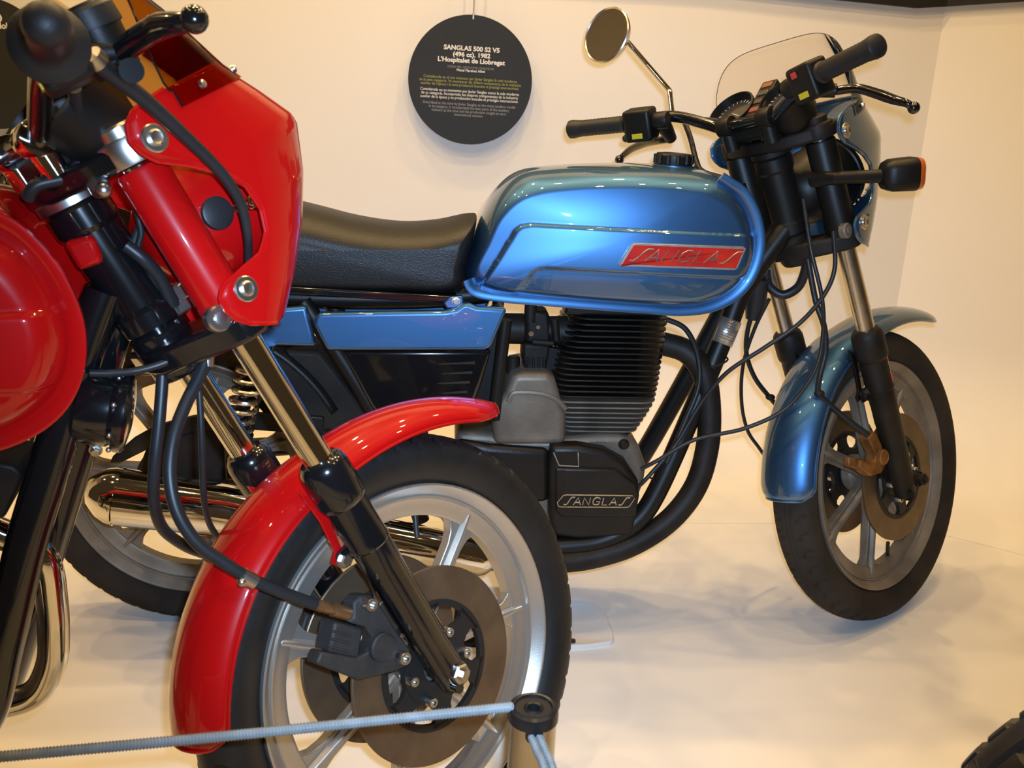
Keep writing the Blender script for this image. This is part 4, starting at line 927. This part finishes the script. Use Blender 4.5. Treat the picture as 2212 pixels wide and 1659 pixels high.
cable(red, 'speedometer_cable', [(418, 700, -.02), (424, 770, -.020), (432, 870, -.018), (436, 960, -.012), (440, 1070, .01), (452, 1130, .05), (478, 1170, .08)], ra, .0040, K=RK_)
cable(red, 'clutch_cable', [(195, 806, -.05), (240, 806, -.05), (300, 800, -.05), (360, 782, -.045), (410, 755, -.035), (440, 735, -.03)], rb, .0046)
lv = [(206, 128, -.215), (240, 160, -.207), (316, 218, -.190), (396, 291, -.172), (475, 370, -.155), (519, 437, -.140), (535, 506, -.125), (537, 565, -.105)]
cable(red, 'brake_line', lv, ra, [.0090, .0042], K=RK_)
a, b = ra(196, 118, -.217), ra(215, 138, -.213); MB().tube([a, b], .0098, 16).build('line_ferrule', 'zinc', red, RK_)
# master cylinder
m0 = ra(222, 92, -.170); mcx = MB(); mcx.disc([(.020, -.030), (.0225, -.026), (.0245, .012)], m0, (0, -.05, 1), 32); mo = mcx.build('brake_reservoir', 'satin_black', red, RK_, angle=30)
MB().disc([(.0268, .012), (.0272, .014), (.0265, .029), (.024, .0325), (.014, .033), (.013, .036)], m0, (0, -.05, 1), 32).build('reservoir_cap', 'rubber', mo, angle=30)
MB().tube([m0-V(0, 0, .03), m0+V(-.02, -.06, -.034)], [.013, .011], 14).build('master_cylinder', 'gloss_black', mo)
# plug and nut on the lamp bucket, acorn nut under the yoke
pq = ra(470, 460, -.085); MB().disc([(.0185, 0), (.0185, .004), (.016, .0055)], V(pq.x, -.083, pq.z), (0, -1, 0), 28).build('lamp_plug', 'rubber', red, RK_)
nq = ra(545, 437, -.100); MB().sphere(V(nq.x, -.100, nq.z), .0085, 16).build('acorn_nut', 'chrome', red, RK_)
MB().rod(V(nq.x, -.100, nq.z), V(nq.x-.01, -.07, nq.z), .005, 10).build('lamp_stud', 'zinc', red, RK_)
aq = ra(240, 387, -.088); an = MB(); an.lathe([(1e-5, 0), (.012, 0), (.012, .010), (.009, .014)], V(aq.x-.010, -.075, aq.z), (-.3, -1, -.4), 6); an.sphere(V(aq.x-.013, -.088, aq.z-.006), .0085, 14); an.build('acorn_nut', 'zinc', red, RK_)
# wiring behind the forks
for L_, r_ in (([(290, 440, -.02), (305, 500, -.02), (300, 540, -.02), (330, 600, -.02), (360, 640, -.01)], .0035), ([(272, 530, -.03), (310, 560, -.03), (345, 600, -.02), (375, 660, -.01)], .0075), ([(320, 470, 0), (300, 495, 0), (292, 520, 0), (300, 550, 0)], .005), ([(60, 430, -.03), (80, 400, -.04), (150, 380, -.05), (180, 330, -.06), (170, 250, -.09), (160, 190, -.12)], .007)):
    cable(red, 'wiring', L_, rb if L_[0][0] != 60 else ra, r_, K=None if L_[0][0] != 60 else RK_)
for (x, y, sx) in ((382, 632, .018), (388, 662, .014)):
    q = ra(x, y, -.02); MB().disc([(.012, -sx/2), (.013, -sx/2+.002), (.013, sx/2-.002), (.012, sx/2)], q, (0, 0, 1), 6).build('hose_union_nut', 'zinc', red, RK_, angle=20)
P = [rb(x, y, -.035) for x, y in ((136, 522), (202, 506), (226, 566), (172, 586))]
MB().prism([(p.x, p.z) for p in P], -.040, .040).build('tank_bracket', 'red_paint', red, bevel=.006)
cable(red, 'exhaust_pipe', [(-60, 1128, 0), (0, 1152, 0), (60, 1178, 0), (98, 1220, 0), (111, 1290, 0), (116, 1360, 0), (112, 1430, 0), (84, 1490, 0), (32, 1516, 0), (-60, 1528, 0)], rb, .0185, 'chrome', n=20)
P = [rb(x, y, -.06) for x, y in ((-60, 1000), (0, 1001), (28, 1007), (45, 1021), (47, 1031), (9, 1121), (-60, 1126))]
MB().prism([(p.x, p.z) for p in P], -.06, .02).build('engine_cover', 'dusty_black', red, bevel=.004)
# horn in front of the down tube
hq = rb(232, 884, -.03); hx = (rb(262, 888, -.03)-rb(205, 880, -.03)).normalized(); hx = (hx+V(0, .02, 0)).normalized()
hn = MB().disc([(.026, -.034), (.038, -.030), (.0425, -.018), (.0425, .004), (.0400, .008), (.046, .010), (.0475, .014), (.0475, .020), (.043, .024), (.02, .028)], hq, hx, 40).build('horn', 'gloss_black', red, angle=30)
hu = V(0, 0, 1); hu = (hu-hx*hu.dot(hx)).normalized(); hw_ = hx.cross(hu)
for k in range(8):
    a = 2*math.pi*k/8+.3; MB().sphere(hq+hx*.0085+(hu*math.cos(a)+hw_*math.sin(a))*.0455, .0032, 10).build('horn_screw', 'zinc', hn)
MB().tube([hq-hx*.02, rb(170, 900, 0)], [.010, .012], 10).build('horn_bracket', 'satin_black', hn)
q = rb(207, 972, -.03); hb_ = MB(); hb_.hexbolt(q, (0, -1, -.3), .006, .006); hb_.rod(q, hq-hx*.02-hu*.03, .004, 8); hb_.build('horn_terminal', 'zinc', hn)

# ------------------------------------------------------------------ signs on wires
def text_mesh(body, size, M, m, parent, bold=0.0, name='lettering'):
    cu = bpy.data.curves.new(name, 'FONT'); cu.body = body; cu.size = size; cu.align_x = 'CENTER'; cu.align_y = 'CENTER'; cu.extrude = .0002; cu.offset = bold; cu.resolution_u = 3
    t = bpy.data.objects.new(name, cu); COL.objects.link(t); bpy.context.view_layer.update()
    me = bpy.data.meshes.new_from_object(t.evaluated_get(bpy.context.evaluated_depsgraph_get())); bpy.data.objects.remove(t); bpy.data.curves.remove(cu)
    me.materials.clear(); me.materials.append(MT[m]); o = bpy.data.objects.new(name, me); COL.objects.link(o); o.parent = parent; o.matrix_local = M; return o
def sign(cpx, cpy, rpx, rows, label, tilt):
    y = WALL_Y-.030; c = ww(cpx, cpy, y); R_ = (ww(cpx+rpx, cpy, y)-c).length
    rt = Matrix.Translation(c) @ Matrix.Rotation(tilt, 4, 'Y')
    o = MB().disc([(R_-.0005, -.003), (R_, -.0025), (R_, .0025), (R_-.0005, .003)], V(0, 0, 0), (0, 1, 0), 96).build('info_sign', 'sign_board', angle=30)
    o.matrix_world = rt; tag(o, label, 'sign', 'round signs hung on the wall')
    w = MB(); w.rod(V(0, 0, R_-.006), V(0, 0, 1.2), .0022, 8); w.disc([(.004, R_-.012), (.004, R_+.004)], V(0, 0, 0), (0, 0, 1), 10); w.build('hanging_wire', 'wire', o)
    for (txt, z, sz, m, b, wmax) in rows:
        t = text_mesh(txt, sz*R_, Matrix.Translation((0, -.0034, z*R_)) @ Matrix.Rotation(math.pi/2, 4, 'X'), m, o, b*R_)
        wd = t.dimensions.x if t.dimensions.x > 0 else max(v.co.x for v in t.data.vertices)-min(v.co.x for v in t.data.vertices)
        wd = max(v.co.x for v in t.data.vertices)-min(v.co.x for v in t.data.vertices)
        if wmax: t.matrix_local = Matrix.Translation((0, -.0034, z*R_)) @ Matrix.Rotation(math.pi/2, 4, 'X') @ Matrix.Diagonal((wmax*R_/wd, 1, 1, 1))
    return o
ROWS = [('SANGLAS 500 S2 V5', .487, .098, 'sign_white', .0035, .895), ('(496 cc). 1982', .392, .095, 'sign_white', .0035, .60), ("L'Hospitalet de Llobregat", .302, .098, 'sign_white', .0035, 1.08),
        ('CEDIDA PER | CEDIDA POR | GRANTED BY:', .198, .050, 'sign_grey', 0, .76), ('Manel Martínez Albet', .152, .055, 'sign_white', .001, .455),
        ('Considerada en el seu moment per Javier Sanglas la més moderna', .030, .062, 'sign_yellow', .0005, 1.51), ('de la seva categoria. Va incorporar els millors components de la indústria', -.024, .062, 'sign_yellow', .0005, 1.645), ("auxiliar de l'època i la seva producció buscava el prestigi internacional.", -.078, .062, 'sign_yellow', .0005, 1.59),
        ('Considerada en su momento por Javier Sanglas como la más moderna', -.168, .062, 'sign_white', .0005, 1.60), ('de su categoría. Incorporaba los mejores componentes de la industria', -.224, .062, 'sign_white', .0005, 1.57), ('auxiliar de la época y su producción buscaba el prestigio internacional.', -.280, .062, 'sign_white', .0005, 1.59),
        ('Described at the time by Javier Sanglas as the most modern model', -.372, .062, 'sign_grey', .0003, 1.50), ('in its category. It incorporated the best parts of the auxiliary', -.428, .062, 'sign_grey', .0003, 1.31), ('industry at the time and his production sought to earn', -.484, .062, 'sign_grey', .0003, 1.21), ('international renown.', -.540, .062, 'sign_grey', .0003, .47)]
sign(1016, 174.5, 133, ROWS, 'round black sign with centred lettering on the wall above the black seat', .024)
ROWS2 = [('(423 cc)', .70, .13, 'sign_white', .004, .55), ("L'Hospitalet de Llobregat", .575, .125, 'sign_white', .004, 1.28)]
sign(-22, 138, 140, ROWS2, 'round black sign partly hidden behind the red handlebar grip', .0)

# ------------------------------------------------------------------ barrier post and cords
def atdepth(px, py, dep): return CAM_LOC + pix_ray(px, py)*dep
pt = atdepth(1153, 1522, .98); PX, PY, PZ = pt.x, pt.y, pt.z
def barrier_post(x, y, z, label):
    post = empty('barrier_post', Matrix.Translation((x, y, 0)), label, 'post')
    MB().disc([(.060, 0), (.060, .004), (.057, .007), (.0245, .008), (.0245, z-.014), (.0235, z-.013)], V(0, 0, 0), (0, 0, 1), 48).build('post_tube', 'post_steel', post, angle=30)
    MB().disc([(.0235, z-.0165), (.0262, z-.0155), (.0262, z-.008), (.0250, z-.003), (.0215, z-.001), (.0195, z-.0015), (.0185, z-.004), (.0105, z-.0042), (.0085, z-.0025), (.0065, z-.0035), (.0055, z-.012)], V(0, 0, 0), (0, 0, 1), 48).build('post_cap', 'post_cap', post, angle=40)
    return post
post = barrier_post(PX, PY, PZ, 'short brushed steel barrier post by the silver wheel, doubled grey rope through its eyelet')
fp = atdepth(-230, 1655, .90); barrier_post(fp.x, fp.y, fp.z+.006, 'short brushed steel barrier post at the far end of the stretched rope')
hole = atdepth(1155, 1602, .955); ho = V(hole.x-PX, hole.y-PY, hole.z); dirn = V(ho.x, ho.y, 0).normalized()
MB().disc([(.0082, -.004), (.0092, -.003), (.0092, .0004), (.0082, .0008)], dirn*.0245+V(0, 0, ho.z), dirn, 24).build('cord_eyelet', 'post_cap', post)
def braided(name, path, r, label, parent=None):
    P = crom(path, 60); mb = MB(); rr = [r*(1+.05*math.sin(i*2.2)) for i in range(len(P))]
    o = mb.tube(P, r, 14).build(name, 'cord_grey', parent, angle=180)
    br = MB()
    T = [(P[min(i+1, len(P)-1)]-P[max(i-1, 0)]).normalized() for i in range(len(P))]
    L = [0]
    for i in range(1, len(P)): L.append(L[-1]+(P[i]-P[i-1]).length)
    n = int(L[-1]/.0032)
    j = 0
    for k in range(n):
        s = k*L[-1]/n
        while j < len(L)-2 and L[j+1] < s: j += 1
        t = (s-L[j])/max(1e-9, L[j+1]-L[j]); c = P[j].lerp(P[j+1], t); d = T[j]
        u = V(0, 0, 1); u = (u-d*u.dot(d)).normalized(); w = d.cross(u)
        ring = [c+d*(.0011*math.sin(2*a))+(u*math.cos(a)+w*math.sin(a))*(r*1.03) for a in [2*math.pi*q/10 for q in range(10)]]
        br.tube(ring+[ring[0]], .00075, 4, cap=False)
    b = br.build('braid', 'cord_grey', o, weld=False); b['kind'] = 'stuff'
    if label: tag(o, label, 'rope')
    return o
e0 = V(PX, PY, 0)+V(-.0255, .002, 0); e0.z = atdepth(1104, 1527, .98).z
e0 = atdepth(1106, 1527, .978); far = atdepth(-230, 1655, .90)
braided('elastic_rope', [e0, e0.lerp(far, .2)+V(0, 0, -.0008), e0.lerp(far, .5)+V(0, 0, -.002), e0.lerp(far, .8)+V(0, 0, -.001), far], .0048, 'grey elastic rope stretched in front of the red wheel')
h0 = V(PX, PY, 0)+dirn*.020+V(0, 0, ho.z); h1 = atdepth(1186, 1662, .925); h2 = atdepth(1235, 1830, .86); sd = CR*.0042
rope2 = braided('elastic_rope', [h0-sd, h0.lerp(h1, .5)-sd, h1-sd, h2-sd], .0036, 'doubled grey elastic rope running down from the eyelet of the steel post')
strand = braided('rope_strand', [h0+sd, h0.lerp(h1, .5)+sd, h1+sd, h2+sd], .0034, None, rope2)

# ------------------------------------------------------------------ small things on the floor
def floor_pt(px, py, z=0.0):
    d = pix_ray(px, py); t = (z-CAM_LOC.z)/d.z; return CAM_LOC+d*t
P = [floor_pt(x, y, .0) for x, y in ((960, 1392), (955, 1352), (985, 1318), (1060, 1305), (1200, 1304), (1275, 1308), (1302, 1326), (1318, 1358), (1325, 1390), (1300, 1398), (1240, 1404), (1100, 1412), (990, 1410))]
P = crom([Vector((p.x, p.y)) for p in P], 5, True); cxy = sum(P, Vector((0, 0)))/len(P)
mb = MB(); rows = []
for (t, z) in ((1.0, 0), (1.0, .007), (.985, .010), (.95, .010), (.90, .008), (.80, .004), (.02, .004)):
    rows.append([V(cxy.x+(p.x-cxy.x)*t, cxy.y+(p.y-cxy.y)*t, z) for p in P])
mb.grid(rows, closed_u=True); n_ = len(P); mb.f.append(tuple(len(mb.v)-n_+i for i in range(n_)))
tr = mb.build('floor_tray', 'tray_white', angle=50); tag(tr, 'shallow white tray lying on the floor behind the silver front wheel', 'tray')
q = floor_pt(1237, 1386, .005); MB().disc([(.006, 0), (.006, .006), (.004, .007)], V(q.x, q.y, .003), (0, 0, 1), 16).build('tray_plug', 'rubber', tr)
# wheel of a further exhibit at the lower right corner
wc = atdepth(2737, 1994, .911)
spare = empty('parked_wheel', Matrix.Translation((wc.x, wc.y, WT)) @ Matrix.Rotation(math.radians(-18), 4, 'Z'), 'black tyred wheel of another exhibit at the stage edge', 'wheel')
make_wheel('wheel_rim', spare, None, V(0, 0, 0), 'dusty_wheel', 'tyre_rubber', 10)
